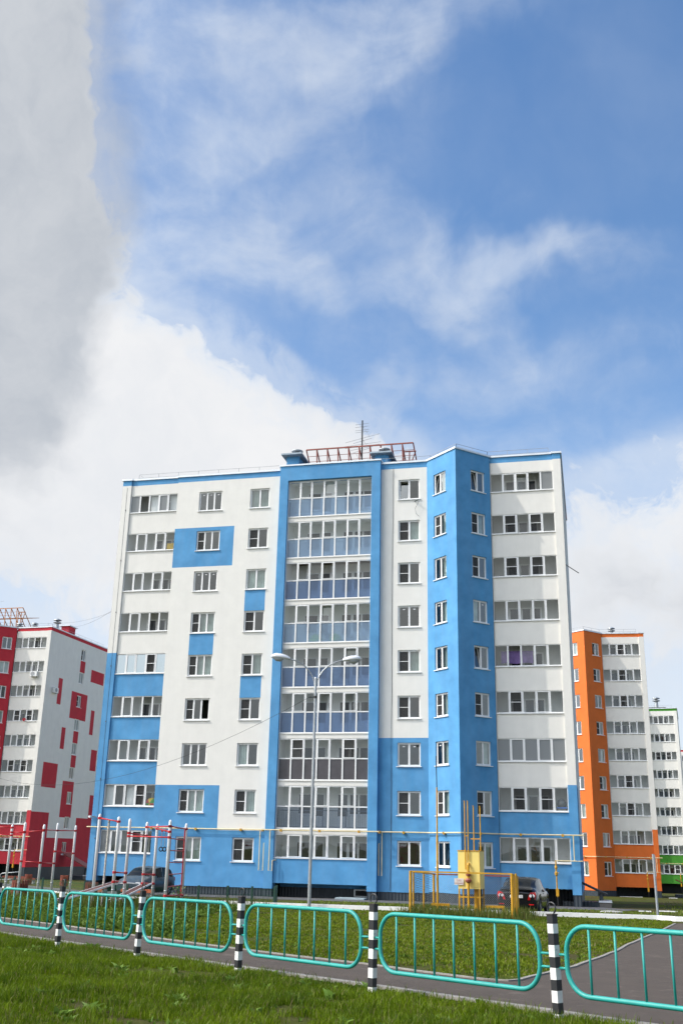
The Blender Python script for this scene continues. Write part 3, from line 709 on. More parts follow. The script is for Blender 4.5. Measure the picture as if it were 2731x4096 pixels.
cable(sagged((-59.5, 109.0, 26.4), (-30.7, 62.2, 17.0), .4), .008, 'lower thin wire strung between the red and the blue block', 'roof_wire', 'wire')

# ------------------------------------------------------------------ barrier along the path
PD = Vector((math.sin(R(125.8)), math.cos(R(125.8)), 0)); PQ = Vector((-2.659, 12.95, 0)); STEP = 2.73
ang = math.atan2(PD.y, PD.x)
def post():
    e = empty('striped_post', (0,0,0)); hw = .038; hs = [-.25,.07,.19,.30,.42,.53,.645,.76,.875]
    mb = MB()
    z = -.3
    for i, (z0, z1) in enumerate(zip([-.3,.08,.18,.29,.39,.50,.60,.71,.82,.91],[.08,.18,.29,.39,.50,.60,.71,.82,.91,.995])):
        mb.box(-hw, hw, -hw, hw, z0, z1, (i+0) % 2)
    mb.build('post_shaft', [POSTW, POSTB], e)
    mb = MB(); mb.box(-hw-.006, hw+.006, -hw-.006, hw+.006, .995, 1.003); cp = mb.build('post_cap', M('rusty_cap', (.05,.035,.03), .7), e)
    mb = MB(); mb.tube([(.055*math.sin(t), 0, 1.058-.055*math.cos(t)) for t in np.linspace(.45, 2*math.pi-.9, 14)], .008, 6); mb.build('hook', POSTB, cp)
    return e
PLAB = ['striped post at the far end of the turquoise barrier, cut by the frame', 'striped post directly before the brown slatted bin and pull-up bars',
 'striped post standing before the blue parked car', 'striped post standing before the green mesh fence end', 'striped post between the street lamp and the yellow gas cabinet',
 'striped post whose top stands just beside the black parked car', 'striped post at the near end of the barrier by the path junction']
p0 = post(); posts = []
for i in range(7):
    o = p0 if i == 0 else copy_tree(p0)
    c = PQ+PD*STEP*(i-4); o.location = (c.x, c.y, gz(c.y)+.0); o.rotation_euler = (R((0,.5,-1,.4,-.3,.6,0)[i]), R((0,.8,1.5,1.0,.2,-1.5,0)[i]), ang+R((0,3,-4,2,5,-3,0)[i]))
    tag(o, PLAB[i], 'bollard', 'black and white posts of the barrier')
def panel():
    e = empty('fence_panel', (0,0,0)); x0, x1, z0, z1, rr = .14, 2.59-.06, .265, .90, .25; r = .0245
    pts = []
    for cx, cz, a0 in ((x1-rr, z1-rr, 0), (x0+rr, z1-rr, 90), (x0+rr, z0+rr, 180), (x1-rr, z0+rr, 270)):
        for t in range(9): a = R(a0+90*t/8); pts.append((cx+rr*math.cos(a), 0, cz+rr*math.sin(a)))
    mb = MB(); mb.tube(pts, r, 12, closed=True); mb.build('panel_frame', TEAL, e, True)
    for i in range(7):
        x = .42+.304*i; mb = MB(); mb.tube([(x, 0, z0+.01), (x, 0, z1-.01)], .0125, 8); mb.build('panel_bar', TEAL, e, True)
    for z in (.50, .625):
        for xa, xb in ((.05, x0+.01), (x1-.01, 2.68)):
            mb = MB(); mb.tube([(xa, 0, z), (xb, 0, z)], .013, 8); mb.build('connector', TEAL, e, True)
    return e
NLAB = ['turquoise barrier panel before the brown slatted bin', 'turquoise barrier panel before the climbing rope', 'turquoise barrier panel before the wall bars ladder',
 'turquoise barrier panel before the foot of the tall street lamp', 'turquoise barrier panel before the yellow gas cabinet', 'turquoise barrier panel over the asphalt path junction, cut by the frame', 'turquoise barrier panel at the far end, mostly outside the picture']
p0 = panel()
for i in range(7):
    o = p0 if i == 0 else copy_tree(p0)
    k = i-4 if i < 6 else -5
    c = PQ+PD*STEP*k; c2 = c+PD*STEP; dz = gz(c2.y)-gz(c.y)
    o.location = (c.x, c.y, gz(c.y)); o.rotation_euler = (0, -math.asin(dz/STEP), ang); tag(o, NLAB[i], 'fence panel', 'turquoise panels of the barrier')

# ------------------------------------------------------------------ gas regulator with its cage
CG = lambda x, y: (x, y, gz(y))
mesh_m, nt, out = nodes_of('chain_link')
tc = N(nt, 'ShaderNodeTexCoord'); tr = N(nt, 'ShaderNodeBsdfTransparent'); df = N(nt, 'ShaderNodeBsdfDiffuse'); df.inputs[0].default_value = (.30,.32,.33,1)
facs = []
for a in (45, -45):
    mp = N(nt, 'ShaderNodeMapping'); mp.inputs['Rotation'].default_value = (0, R(a), 0); L(nt, tc.outputs['Object'], mp.inputs[0])
    w = N(nt, 'ShaderNodeTexWave', Scale=5.5, _wave_type='BANDS', _bands_direction='X'); L(nt, mp.outputs[0], w.inputs['Vector'])
    g = N(nt, 'ShaderNodeMath', _operation='GREATER_THAN'); g.inputs[1].default_value = .965; L(nt, w.outputs['Fac'], g.inputs[0]); facs.append(g)
mxx = N(nt, 'ShaderNodeMath', _operation='MAXIMUM'); L(nt, facs[0].outputs[0], mxx.inputs[0]); L(nt, facs[1].outputs[0], mxx.inputs[1])
ms = N(nt, 'ShaderNodeMixShader'); L(nt, mxx.outputs[0], ms.inputs[0]); L(nt, tr.outputs[0], ms.inputs[1]); L(nt, df.outputs[0], ms.inputs[2]); L(nt, ms.outputs[0], out.inputs[0])
cage = empty('gas_cage', (-4.75, 40.6, gz(40.6))); tag(cage, 'yellow framed wire mesh cage around the gas cabinet', 'cage')
FL, FR, BL_, BR_ = Vector((-6.57,38.65,0)), Vector((-2.94,38.6,0)), Vector((-6.28,42.4,0)), Vector((-3.05,42.75,0))
cb = cage.location
def crel(v, z): return (v.x-cb.x, v.y-cb.y, z-cb.z)
def zt(v): return .99 if v.y < 40 else .84
for v, w in ((FL,.10),(FR,.10),(BL_,.09),(BR_,.09),(FL.lerp(BL_,.12),.07),(FL.lerp(BL_,.55),.07),(FR.lerp(BR_,.3),.06),(FR.lerp(BR_,.6),.06),(FR+Vector((.14,.05,0)),.07)):
    mb = MB(); zz = .98-.15*(v.y-38.6)/4.0; mb.tube([crel(v, gz(v.y)-.2), crel(v, zz)], w/2, 8); mb.build('cage_post', YELLOW, cage)
for a, b in ((FL, FR), (FL, BL_), (FR, BR_), (BL_, BR_)):
    za, zb_ = .96-.15*(a.y-38.6)/4, .96-.15*(b.y-38.6)/4
    mb = MB(); mb.bar(crel(a, za), crel(b, zb_), .05, .05); mb.build('cage_rail', YELLOW if a == FL or b == BR_ and a == FR else RUST, cage)
    if not (a == FL and b == FR):
        mb = MB(); mb.face([crel(a, gz(a.y)+.1), crel(b, gz(b.y)+.1), crel(b, zb_-.03), crel(a, za-.03)])
        d = b-a; me = mb.build('wire_mesh', mesh_m, cage)
cab = empty('gas_cabinet', (-4.62, 40.6, gz(40.6)), R(-8)); tag(cab, 'cream yellow gas regulator cabinet on legs with vent pipes', 'gas cabinet')
zc = cab.location.z; Z = lambda z: z-zc
mb = MB(); mb.box(-.425,.425,-.22,.42,Z(.37),Z(1.70)); body = mb.build('cabinet_body', CREAM, cab)
mb = MB(); mb.box(-.44,.44,-.24,.43,Z(1.702),Z(1.735)); mb.build('cabinet_lid', YELLOW, body)
mb = MB(); mb.box(.16,.36,-.232,-.221,Z(.42),Z(.62))
for i in range(4): mb.box(.18,.34,-.246,-.233,Z(.45+.045*i),Z(.468+.045*i))
mb.build('vent_grille', CREAM, body)
mb = MB(); mb.box(.405,.412,-.231,-.2205,Z(.4),Z(1.68)); mb.build('door_edge', YELLOW, body)
sg = MB(); sg.box(-.56,-.2,-.262,-.25,Z(.50),Z(.73)); sign = sg.build('warning_plate', M('faded_white_enamel', (.62,.56,.52), .5, var=.12, scale=10, dirt=((.45,.12,.08), 14.0, .67)), cab)
def text_mesh(s, size, mat, parent, loc, rot=(math.pi/2,0,0), name='lettering'):
    cu = bpy.data.curves.new('lettering', 'FONT'); cu.body = s; cu.size = size; cu.align_x = 'CENTER'; cu.extrude = .002
    o = bpy.data.objects.new('tmp', cu); COL.objects.link(o); bpy.context.view_layer.update()
    me = bpy.data.meshes.new_from_object(o.evaluated_get(bpy.context.evaluated_depsgraph_get())); COL.objects.unlink(o); bpy.data.objects.remove(o)
    me.materials.clear(); me.materials.append(mat); t = put(name, me, parent, loc); t.rotation_euler = rot; return t
FADED = M('faded_red_lettering', (.45,.16,.12), .7)
text_mesh('ГАЗ', .09, FADED, sign, (-.38,-.265,Z(.625))); text_mesh('ОГНЕОПАСНО', .05, FADED, sign, (-.38,-.265,Z(.54)))
for sx in (-.39,.39):
    for sy in (-.2,.4):
        mb = MB(); mb.bar((sx,sy,-.2),(sx,sy,Z(.37)),.05); mb.build('leg', YELLOW, cab)
mb = MB(); mb.bar((-.41,-.2,Z(.08)),(.41,-.2,Z(.08)),.045); mb.bar((.39,-.2,Z(.08)),(.39,.4,Z(.08)),.045); mb.build('leg_brace', YELLOW, cab)
for x, zb_, ztp, y in ((-.12,1.05,3.50,-.27),(.0,1.38,3.50,-.27),(.13,1.72,3.34,.1),(.385,1.72,3.32,.1)):
    mb = MB(); mb.tube([(x,y,Z(zb_)),(x,y,Z(ztp)),(x-.03,y,Z(ztp+.03))], .022, 8); mb.build('vent_pipe', YELLOW, cab)
mb = MB(); mb.bar((-.12,-.27,Z(2.25)),(0,-.27,Z(2.25)),.03); mb.bar((0.0,.1,Z(2.15)),(.385,.1,Z(2.15)),.035); mb.build('pipe_tie', YELLOW, cab)
mb = MB(); mb.tube([(0,-.2,Z(1.25)),(0,-.32,Z(1.25)),(0,-.34,Z(1.2)),(0,-.34,-.2)], .045, 10); mb.build('inlet_pipe', YELLOW, cab)
mb = MB(); mb.lathe((0,-.34,Z(.82)), [(.05,0),(.10,.03),(.10,.06),(.06,.075),(.1,.09),(.1,.12),(.05,.15)], 12); mb.lathe((0,-.34,Z(.58)), [(.05,0),(.11,.05),(.12,.11),(.08,.16)], 12); mb.build('valve', RUST, cab)
mb = MB(); mb.tube([(.19,.1,-.2),(.19,.1,Z(.37))], .09, 12); mb.build('outlet_pipe', YELLOW, cab); mb = MB(); mb.tube([(.30,.3,-.2),(.30,.3,Z(.4))], .05, 10); mb.build('down_pipe', BLACKC, cab)
for x, y, l in ((-5.85,41.2,'low yellow pipe rest beside the tall yellow rod'),(-3.72,40.5,'low yellow pipe rest by the cage side next to the car')):
    e = empty('pipe_rest', CG(x, y)); tag(e, l, 'pipe rest', 'pipe rests in the gas cage')
    mb = MB(); mb.bar((-.35,0,.36),(.35,0,.36),.09); mb.build('rest_top', YELLOW, e)
    for s in (-.3,.3): mb = MB(); mb.bar((s,0,-.1),(s,0,.33),.06); mb.build('leg', YELLOW, e)
e = empty('lightning_rod', (-6.1, 42.2, gz(42.2))); tag(e, 'slim tall yellow rod with black tip in the gas cage', 'lightning rod')
mb = MB(); mb.tube([(0,0,-.2),(0,0,2.9)], .045, 8); mb.tube([(0,0,2.9),(0,0,4.75)], .03, 8); mb.build('rod_shaft', YELLOW, e); mb = MB(); mb.tube([(0,0,4.75),(-.02,0,6.0)], .018, 6); mb.build('rod_tip', BLACKC, e)

# ------------------------------------------------------------------ workout frames
def gp(x, y, z): return (x, y, z)
def workout(label, poles, bars, name='workout_frame', extra=None):
    o_ = Vector((poles[0][0], poles[0][1], gz(poles[0][1]))); e = empty(name, o_); tag(e, label, 'workout frame', 'workout frames on the sports ground')
    rel = lambda p: (p[0]-o_.x, p[1]-o_.y, p[2]-o_.z)
    for x, y, z in poles:
        mb = MB(); r = .054
        mb.lathe(rel((x, y, 0)), [(r, gz(y)-.2), (r, z-.1), (r*.92, z-.05), (r*.6, z-.012), (.008, z)], 14); pl = mb.build('pole', PLAYG, e, True)
        mb = MB(); mb.lathe(rel((x, y, gz(y)+.62)), [(r+.003,0),(r+.009,.02),(r+.003,.04)], 14); mb.build('pole_band', GALV, pl, True)
    for p, q in bars:
        d = (Vector(q)-Vector(p)).normalized(); mb = MB(); mb.tube([rel(p), rel(q)], .024, 8); b_ = mb.build('cross_bar', PLAYR, e, True)
        for c in (p, q):
            mb = MB(); mb.lathe(rel((c[0], c[1], c[2]-.04)), [(.058,0),(.068,.005),(.068,.075),(.058,.08)], 14); mb.build('clamp', PLAYR, b_)
    return e, rel
L1,L2,L3,L4,L5 = (-25.33,43),(-24.7,43),(-23.76,43),(-24.18,45),(-24.29,47)
workout('grey poles with red pull-up bars next to the brown slatted bin', [(*L1,2.42),(*L2,2.53),(*L3,2.45),(*L4,2.56),(*L5,2.51)],
 [((*L1,2.09),(*L2,2.09)),((*L2,2.12),(*L3,2.18)),((*L2,.88),(*L3,.84)),((*L3,2.22),(*L4,2.23)),((*L3,.83),(*L4,.79)),((*L4,2.23),(*L5,2.26)),((*L4,1.31),(*L5,1.23)),((-26.6,43.2,2.32),(*L1,2.29)),((-26.6,43.2,1.98),(*L1,1.96))])
P1,P2,P3,P4,P5,P6,P7 = (-17.19,35),(-16.21,34.5),(-16.70,36.5),(-16.88,38.5),(-16.88,39.5),(-14.48,35),(-15.26,38.5)
fr_, rel = workout('grey poles with red bars, sloping boards and wall bars near the blue car', [(*P1,2.69),(*P2,2.59),(*P3,2.58),(*P4,2.52),(*P5,2.47),(*P6,2.52),(*P7,2.49)],
 [((*P1,2.54),(*P2,2.42)),((*P2,.74),(*P3,.68)),((*P2,.43),(*P3,.36)),((*P4,.60),(*P5,.57)),((*P4,.27),(*P5,.24)),((*P3,2.07),(*P4,2.01)),((*P3,1.96),(*P6,1.93)),((*P4,2.33),(*P6,2.30)),((*P5,2.29),(*P6,2.12)),((*P6,2.30),(*P7,2.28)),((*P6,.01),(*P7,-.11))])
for a, b, c in (((-16.45,35.5,.42),(-17.3,32.9,-.12),.30),((-16.88,39.0,.26),(-16.6,35.4,-.22),.30)):
    mb = MB(); mb.bar(rel(a), rel(b), c, .05); bd = mb.build('sloping_board', DARKBOARD, fr_)
    d = (Vector(b)-Vector(a)); s_ = Vector((d.y, -d.x, 0)).normalized()*(-c/2)
    mb = MB(); mb.bar(tuple(Vector(rel(a))+s_), tuple(Vector(rel(b))+s_), .022, .06); mb.bar(tuple(Vector(rel(a))-s_), tuple(Vector(rel(b))-s_), .022, .06); mb.build('board_edge', PLAYG, bd)
    mb = MB(); mb.tube([rel((b[0], b[1], b[2]+.02)), rel((b[0], b[1], gz(b[1])-.2))], .04, 8); mb.build('board_foot', PLAYG, bd)
for f in (.07, .93):
    x, y = P6[0]+(P7[0]-P6[0])*f, P6[1]+(P7[1]-P6[1])*f; mb = MB(); mb.tube([rel((x, y, 2.28)), rel((x, y, -.08))], .028, 8); mb.build('ladder_rail', PLAYR, fr_)
for z in (1.9,1.5,1.1,.7,.29):
    mb = MB(); mb.tube([rel((P6[0]-.05, P6[1]+.25, z)), rel((P7[0]+.05, P7[1]-.25, z-.03))], .018, 8); mb.build('ladder_rung', PLAYR, fr_)
e = empty('climbing_rope', (-16.72, 34.8, 2.48)); tag(e, 'thick twisted grey climbing rope hanging from a red bar', 'rope')
mb = MB()
for ph in (0, 2.094, 4.189): mb.tube([(.017*math.cos(ph+t*.55)+.0*t, .017*math.sin(ph+t*.55), -.06-t*.0345) for t in range(84)], .023, 6)
mb.build('rope_strands', ROPE, e, True); mb = MB(); mb.lathe((0,0,-.1), [(.04,0),(.05,.06),(.03,.12)], 8); mb.build('rope_hanger', GALV, e)
for i, (x, y, l) in enumerate(((-15.82,37.5,'gymnastic ring farther from the ladder, hanging on a chain'),(-15.655,37.45,'gymnastic ring close beside the wall bars, hanging on a chain'))):
    e = empty('gymnastic_ring', (x, y, 2.17)); tag(e, l, 'gymnastic ring', 'pair of gymnastic rings')
    mb = MB(); mb.tube([(.064*math.sin(t), .0, -.64-.072*math.cos(t)) for t in np.linspace(0, 2*math.pi, 20)[:-1]], .02, 8, closed=True); o = mb.build('ring', RUBBER, e, True); o.rotation_euler = (0, 0, R(23))
    mb = MB()
    for k in range(12): mb.bar((0,0,-.03-k*.042),(0,0,-.065-k*.042),.014 if k % 2 else .03,.03 if k % 2 else .014)
    mb.build('chain', THIN, e); mb = MB(); mb.box(-.03,.03,-.03,.03,-.02,.06); mb.build('hanger', PLAYR, e)

def slatted(loc, r, h, label, name='slatted_bin', n=18):
    e = empty(name, loc); tag(e, label, 'litter bin', 'brown slatted bins')
    mb = MB()
    for i in range(n):
        t = 2*math.pi*i/n; c, s = math.cos(t), math.sin(t)
        mb.bar((r*c, r*s, -.1), (r*c, r*s, h), .09*r/.36, .03, up=(c, s, 0))
    mb.build('slats', BROWN, e); mb = MB(); mb.lathe((0,0,-.05), [(r*.9,0),(r*.9,h*.9)], 18); mb.build('inner_drum', M('dark_brown_drum', (.06,.02,.012), .7), e)
slatted((-25.2, 44.0, gz(44)), .34, .72, 'large brown slatted bin among the pull-up poles')
slatted((-21.7, 44.0, gz(44)), .26, .72, 'brown slatted bin behind the climbing rope pole')
slatted((-42.3, 75.0, gz(75)), .26, .75, 'distant brown slatted bin by the silver bike rail')
slatted((-39.3, 75.0, gz(75)), .28, .75, 'distant brown slatted bin beside the canopy of the red block')
def bench(loc, w, rot, label, mat=ORB):
    e = empty('bench', loc, rot); tag(e, label, 'bench', 'wooden benches on the sports ground')
    mb = MB()
    for i in range(int(w/.085)): mb.box(-w/2+i*.085, -w/2+i*.085+.07, -.2, .2, .40, .44)
    mb.box(-w/2, w/2, -.21, -.18, .30, .40); mb.build('seat', mat, e)
    for s in (-w*.38, w*.38): mb = MB(); mb.box(s-.12, s+.12, -.15, .15, -.1, .40); mb.build('leg', M('concrete_leg', (.3,.3,.29), .9), e)
bench((-21.0, 47.5, gz(47.5)), 1.7, R(-8), 'orange brown bench in front of the blue car'); bench((-22.85, 47.0, gz(47)), .8, R(-5), 'short orange brown bench end beside the sloping board')
bench((-52, 90, gz(90)), 2.6, R(2), 'distant brown bench under the canopy of the red block', BROWN); bench((-44.5, 78, gz(78)), 2.4, R(2), 'distant brown bench behind the silver bike rail', BROWN)
e = empty('bike_rail', (-35.2, 60, gz(60))); tag(e, 'silver tube rail with rounded corners standing before the red block', 'rail')
mb = MB(); mb.tube([(-.6,0,0),(-.6,0,.72),(-.52,0,.85),(-.4,0,.88),(.65,0,.98),(.7,0,.9),(.7,0,0)], .022, 8); mb.tube([(-.6,0,.5),(.7,0,.58)], .018, 8); mb.build('rail_tube', GALV, e, True)
# green mesh fence
fm, nt, out = nodes_of('green_wire_mesh')
tc = N(nt, 'ShaderNodeTexCoord'); tr = N(nt, 'ShaderNodeBsdfTransparent'); df = N(nt, 'ShaderNodeBsdfDiffuse'); df.inputs[0].default_value = (.02,.07,.045,1)
uvm = N(nt, 'ShaderNodeUVMap')
sp = N(nt, 'ShaderNodeSeparateXYZ'); L(nt, uvm.outputs[0], sp.inputs[0])
gs = []
for ax, per, th in ((0,.055,.16),(1,.2,.05)):
    dv = N(nt, 'ShaderNodeMath', _operation='DIVIDE'); dv.inputs[1].default_value = per; L(nt, sp.outputs[ax], dv.inputs[0])
    fc = N(nt, 'ShaderNodeMath', _operation='FRACT'); L(nt, dv.outputs[0], fc.inputs[0])
    ls = N(nt, 'ShaderNodeMath', _operation='LESS_THAN'); ls.inputs[1].default_value = th; L(nt, fc.outputs[0], ls.inputs[0]); gs.append(ls)
mxx = N(nt, 'ShaderNodeMath', _operation='MAXIMUM'); L(nt, gs[0].outputs[0], mxx.inputs[0]); L(nt, gs[1].outputs[0], mxx.inputs[1])
ms = N(nt, 'ShaderNodeMixShader'); L(nt, mxx.outputs[0], ms.inputs[0]); L(nt, tr.outputs[0], ms.inputs[1]); L(nt, df.outputs[0], ms.inputs[2]); L(nt, ms.outputs[0], out.inputs[0])
FP = [(-34.5,57.0),(-31.0,53.5),(-28.47,52.0),(-25.3,48.4),(-22.02,44.0),(-17.28,38.0),(-15.54,38.9),(-15.55,41.0),(-14.95,42.8),(-13.95,43.0),(-13.05,43.2),(-14.0,46.5),(-15.0,50.0)]
fence = empty('mesh_fence', (-17.28, 38.0, gz(38))); tag(fence, 'low dark green wire mesh fence around the sports ground', 'fence')
fo = fence.location
for i, (x, y) in enumerate(FP):
    mb = MB(); mb.box(x-fo.x-.04, x-fo.x+.04, y-fo.y-.04, y-fo.y+.04, gz(y)-fo.z-.2, gz(y)-fo.z+.78); mb.build('fence_post', DKGREEN, fence)
    if i < len(FP)-1:
        x2, y2 = FP[i+1]; mb = MB(); ln = math.hypot(x2-x, y2-y)
        mb.face([(x-fo.x, y-fo.y, gz(y)-fo.z+.04), (x2-fo.x, y2-fo.y, gz(y2)-fo.z+.04), (x2-fo.x, y2-fo.y, gz(y2)-fo.z+.72), (x-fo.x, y-fo.y, gz(y)-fo.z+.72)])
        me = mb.mesh('mesh_panel', fm); uv = me.uv_layers.new(name='UVMap')
        for l_, c in zip(uv.data, ((0,0),(ln,0),(ln,.68),(0,.68))): l_.uv = c
        p_ = put('mesh_panel', me, fence)
# sign post, basement canopies, manhole
e = empty('sign_post', (2.27, 45.3, gz(45.3))); tag(e, 'grey steel pole with a flat sign seen edge-on at the kerb', 'sign post')
mb = MB(); mb.tube([(0,0,-.1),(-.02,0,2.45)], .05, 8); mb.build('pole', GALV, e); mb = MB(); mb.box(.02,.055,-.05,.65,1.6,2.4); mb.build('sign_plate', GALV, e)
def basement(loc, rot, label, s=1.0):
    e = empty('basement_entrance', loc, rot); tag(e, label, 'basement entrance', 'basement stair covers')
    mb = MB(); mb.bar((-1.7*s,.6,1.55*s),(.55*s,.6,.55*s),1.5,.10); mb.build('cover_roof', BLACKC if s == 1 else RUST, e)
    mb = MB(); mb.box(.1,.32,.0,.25,.15,.62*s); mb.build('cover_post', PLINTH, e)
    mb = MB(); mb.box(-1.9,.1,-.05,1.3,-.2,.17); mb.build('stair_wall', PLINTH, e); mb = MB(); mb.box(.102,.75,-.1,1.3,-.2,.15); w_ = mb.build('end_wall', M('grey_brick', (.16,.15,.14), .9, bump=.3), e)
    mb = MB(); mb.box(.06,.78,-.14,1.34,.152,.25); mb.build('wall_coping', FLASH, w_)
basement((-.05, 62.4, gz(62.4)+.1), 0, 'black sloping basement stair cover beside the blue block')
basement((9.6, 116, -2.05), 0, 'pale sloping basement stair cover beside the orange block', 1.02)
e = basement(on_red(3.2, 7.0, -1.5), R(-3), 'dark basement canopy at the shaded gable of the red block', 1.6)
mb = MB(); mb.lathe((.55, 52, gz(52)), [(.55,-.05),(.52,.06),(.36,.08)], 20); tag(mb.build('manhole', M('old_concrete', (.42,.41,.38), .9, var=.2, bump=.4)), 'round concrete manhole in the grass beyond the white kerb', 'manhole')

# ------------------------------------------------------------------ cars
CARGL = M('car_glass', (.010,.012,.014), .1, var=.1, spec=.14); TAIL = M('red_lamp_plastic', (.50,.008,.012), .15, coat=.5); CLEARL = M('clear_lamp_plastic', (.65,.65,.66), .1)
PLATE = M('number_plate_white', (.75,.75,.73), .4); RIM = M('alloy_rim', (.45,.45,.47), .3, metal=.8)
def car(loc, rot, label, paint, kind, plate=None):
    e = empty('parked_car', loc, rot); tag(e, label, 'car', 'parked cars')
    # stations along the length (x forward): half width, sill z, belt z, roof z, roof half width
    if kind == 'rear': S = [(-2.12,.70,.34,.78,.86,.50),(-2.05,.78,.24,.84,.95,.62),(-1.85,.82,.20,.88,1.04,.64),(-1.55,.835,.20,.90,1.10,.62),(-1.2,.84,.20,.91,1.27,.60),(-.85,.84,.20,.91,1.40,.59),(-.4,.84,.20,.91,1.45,.60),(.1,.84,.20,.90,1.44,.60),(.55,.84,.20,.89,1.34,.60),(1.0,.83,.20,.88,1.10,.62),(1.25,.82,.20,.86,.98,.62),(1.7,.80,.20,.78,.88,.60),(2.0,.74,.24,.66,.76,.55),(2.12,.64,.32,.54,.62,.45)]
    else: S = [(-2.0,.70,.36,.80,.98,.52),(-1.93,.78,.26,.88,1.14,.58),(-1.75,.82,.22,.92,1.28,.58),(-1.4,.83,.20,.93,1.41,.58),(-.9,.835,.20,.93,1.46,.60),(-.3,.84,.20,.92,1.47,.60),(.15,.84,.20,.91,1.42,.60),(.6,.835,.20,.90,1.20,.62),(.95,.82,.20,.88,.99,.62),(1.4,.80,.20,.80,.88,.60),(1.75,.74,.24,.70,.78,.55),(1.92,.62,.32,.58,.64,.42)]
    xs = np.array([s[0] for s in S]); A = np.array(S); T = np.linspace(xs[0], xs[-1], 61)
    I = np.stack([np.interp(T, xs, A[:, j]) for j in range(6)], 1)
    ker = np.array([.25,.5,.25])
    for j in range(1, 6): I[1:-1, j] = .25*I[:-2, j]+.5*I[1:-1, j]+.25*I[2:, j]
    wheels = (1.30, -1.22) if kind == 'rear' else (1.22, -1.18)
    rings = []
    for x, w, zs, zb, zr, rw in I:
        arch = 0
        for wx in wheels:
            if abs(x-wx) < .38: arch = max(arch, math.sqrt(max(0, .38**2-(x-wx)**2))+.30)
        z0 = max(zs, arch)
        cab_ = zr-zb
        half = [(0, zs), (w*.86, zs), (w*.97, max(zs+.04, z0)), (w, max((zs+zb)/2, z0+.02)), (w*.985, zb-.06), (w*.95, zb), (w*.95+(rw-w*.95)*.5 if cab_ > .2 else w*.9, zb+cab_*.5), (rw+.04, zr-.05 if cab_ > .2 else zb+cab_*.8), (rw*.8, zr-.008), (rw*.4, zr+.008), (0, zr+.012)]
        rings.append([(x, y, z) for y, z in half]+[(x, -y, z) for y, z in half[-2:0:-1]])
    n = len(rings[0]); body, gl, rear, wind = MB(), MB(), MB(), MB()
    fl, frt = MB(), MB()
    for i in range(len(rings)-1):
        x = (T[i]+T[i+1])/2
        for j in range(n):
            q = [rings[i][j], rings[i][(j+1) % n], rings[i+1][(j+1) % n], rings[i+1][j]]
            side = j in (5, 6) or (n-1-j) in (5, 6)
            top = j in (7,8,9,10,11,12) and True
            tgt = body
            if kind == 'rear':
                if side and -1.25 < x < .75 and not (-.38 < x < -.30) : tgt = gl
                if j in (8,9,10,11) and -1.72 < x < -.95: tgt = rear
                if j in (8,9,10,11) and .38 < x < 1.08: tgt = wind
            else:
                if side and -1.6 < x < .62 and not (-.5 < x < -.42) and not (-1.22 < x < -1.12): tgt = gl
                if j in (7,8,9,10,11,12) and .22 < x < .92: tgt = wind
                if j in (8,9,10,11) and -1.93 < x < -1.5: tgt = rear
            tgt.face(q)
    body.face(rings[0][::-1]); body.face(rings[-1])
    b_ = body.build('body', paint, e); gl.build('side_window', CARGL, e); rear.build('rear_window', CARGL, e); wind.build('windscreen', CARGL, e)
    for o in kids(e):
        me = o.data
        import bmesh
        bm = bmesh.new(); bm.from_mesh(me); bmesh.ops.remove_doubles(bm, verts=bm.verts, dist=.0005); bmesh.ops.recalc_face_normals(bm, faces=bm.faces); bm.to_mesh(me); bm.free()
        me.polygons.foreach_set('use_smooth', [len(p.vertices) < 6 for p in me.polygons])
    for wx in wheels:
        for s in (-1, 1):
            mb = MB(); mb.lathe((0,0,0), [(.17,-.09),(.28,-.09),(.295,-.06),(.295,.06),(.28,.09),(.17,.09)], 24); w_ = mb.build('wheel', RUBBER, e, loc=(wx, s*.74, .295)); w_.rotation_euler = (math.pi/2, 0, 0)
            mb = MB(); mb.lathe((0,0,-.088), [(.19,0),(.19,.01)], 20)
            for t in range(5): a = t*1.2566; mb.bar((.03*math.cos(a),.03*math.sin(a),-.095),(.17*math.cos(a),.17*math.sin(a),-.095),.05,.02)
            mb.v = [(x, y, z if s > 0 else -z) for x, y, z in mb.v]; mb.build('rim', RIM, w_)
    x0 = T[0]
    for s in (-1, 1):
        mb = MB(); pts = [(.45,.60),(.74,.62),(.79,.80),(.76,.92),(.58,.90),(.50,.78)]
        lp = [(x0+.012+.10*max(0, (y-.55)/.25)**2, s*y, z) for y, z in pts]
        mb.face([(p[0]-.03, p[1], p[2]) for p in lp]); 
        for i in range(6): a, b = lp[i], lp[(i+1) % 6]; mb.face([(a[0]-.03,a[1],a[2]), (b[0]-.03,b[1],b[2]), (b[0]+.1,b[1],b[2]), (a[0]+.1,a[1],a[2])])
        t_ = mb.build('tail_lamp', TAIL, e)
        mb = MB()
        for yy in (.58, .68): mb.lathe((0,0,0), [(.055,0),(.05,.012)], 12)
        for k, yy in enumerate((.57, .68)):
            mb = MB(); mb.lathe((0,0,0), [(.058,0),(.05,.014)], 12); o = mb.build('lamp_lens', CLEARL, t_, loc=(x0-.008+.10*max(0, (yy-.55)/.25)**2, s*yy, .765)); o.rotation_euler = (0, -math.pi/2, 0)
        mb = MB(); mb.box(-.05,.06,-.02,.10,0,.11); m_ = mb.build('wing_mirror', paint, e, loc=(.62, s*.84+(0 if s > 0 else -.08), .90))
        mb = MB(); fx = T[-1]; mb.box(fx-.30, fx-.05, s*.42 if s > 0 else -.66, s*.66 if s > 0 else -.42, .60, .72); mb.build('headlight', CLEARL, e)
        for hx in (-.25, -1.05): mb = MB(); mb.box(hx-.08, hx+.08, s*.835-.015, s*.835+.015, .80, .825); mb.build('door_handle', paint, e)
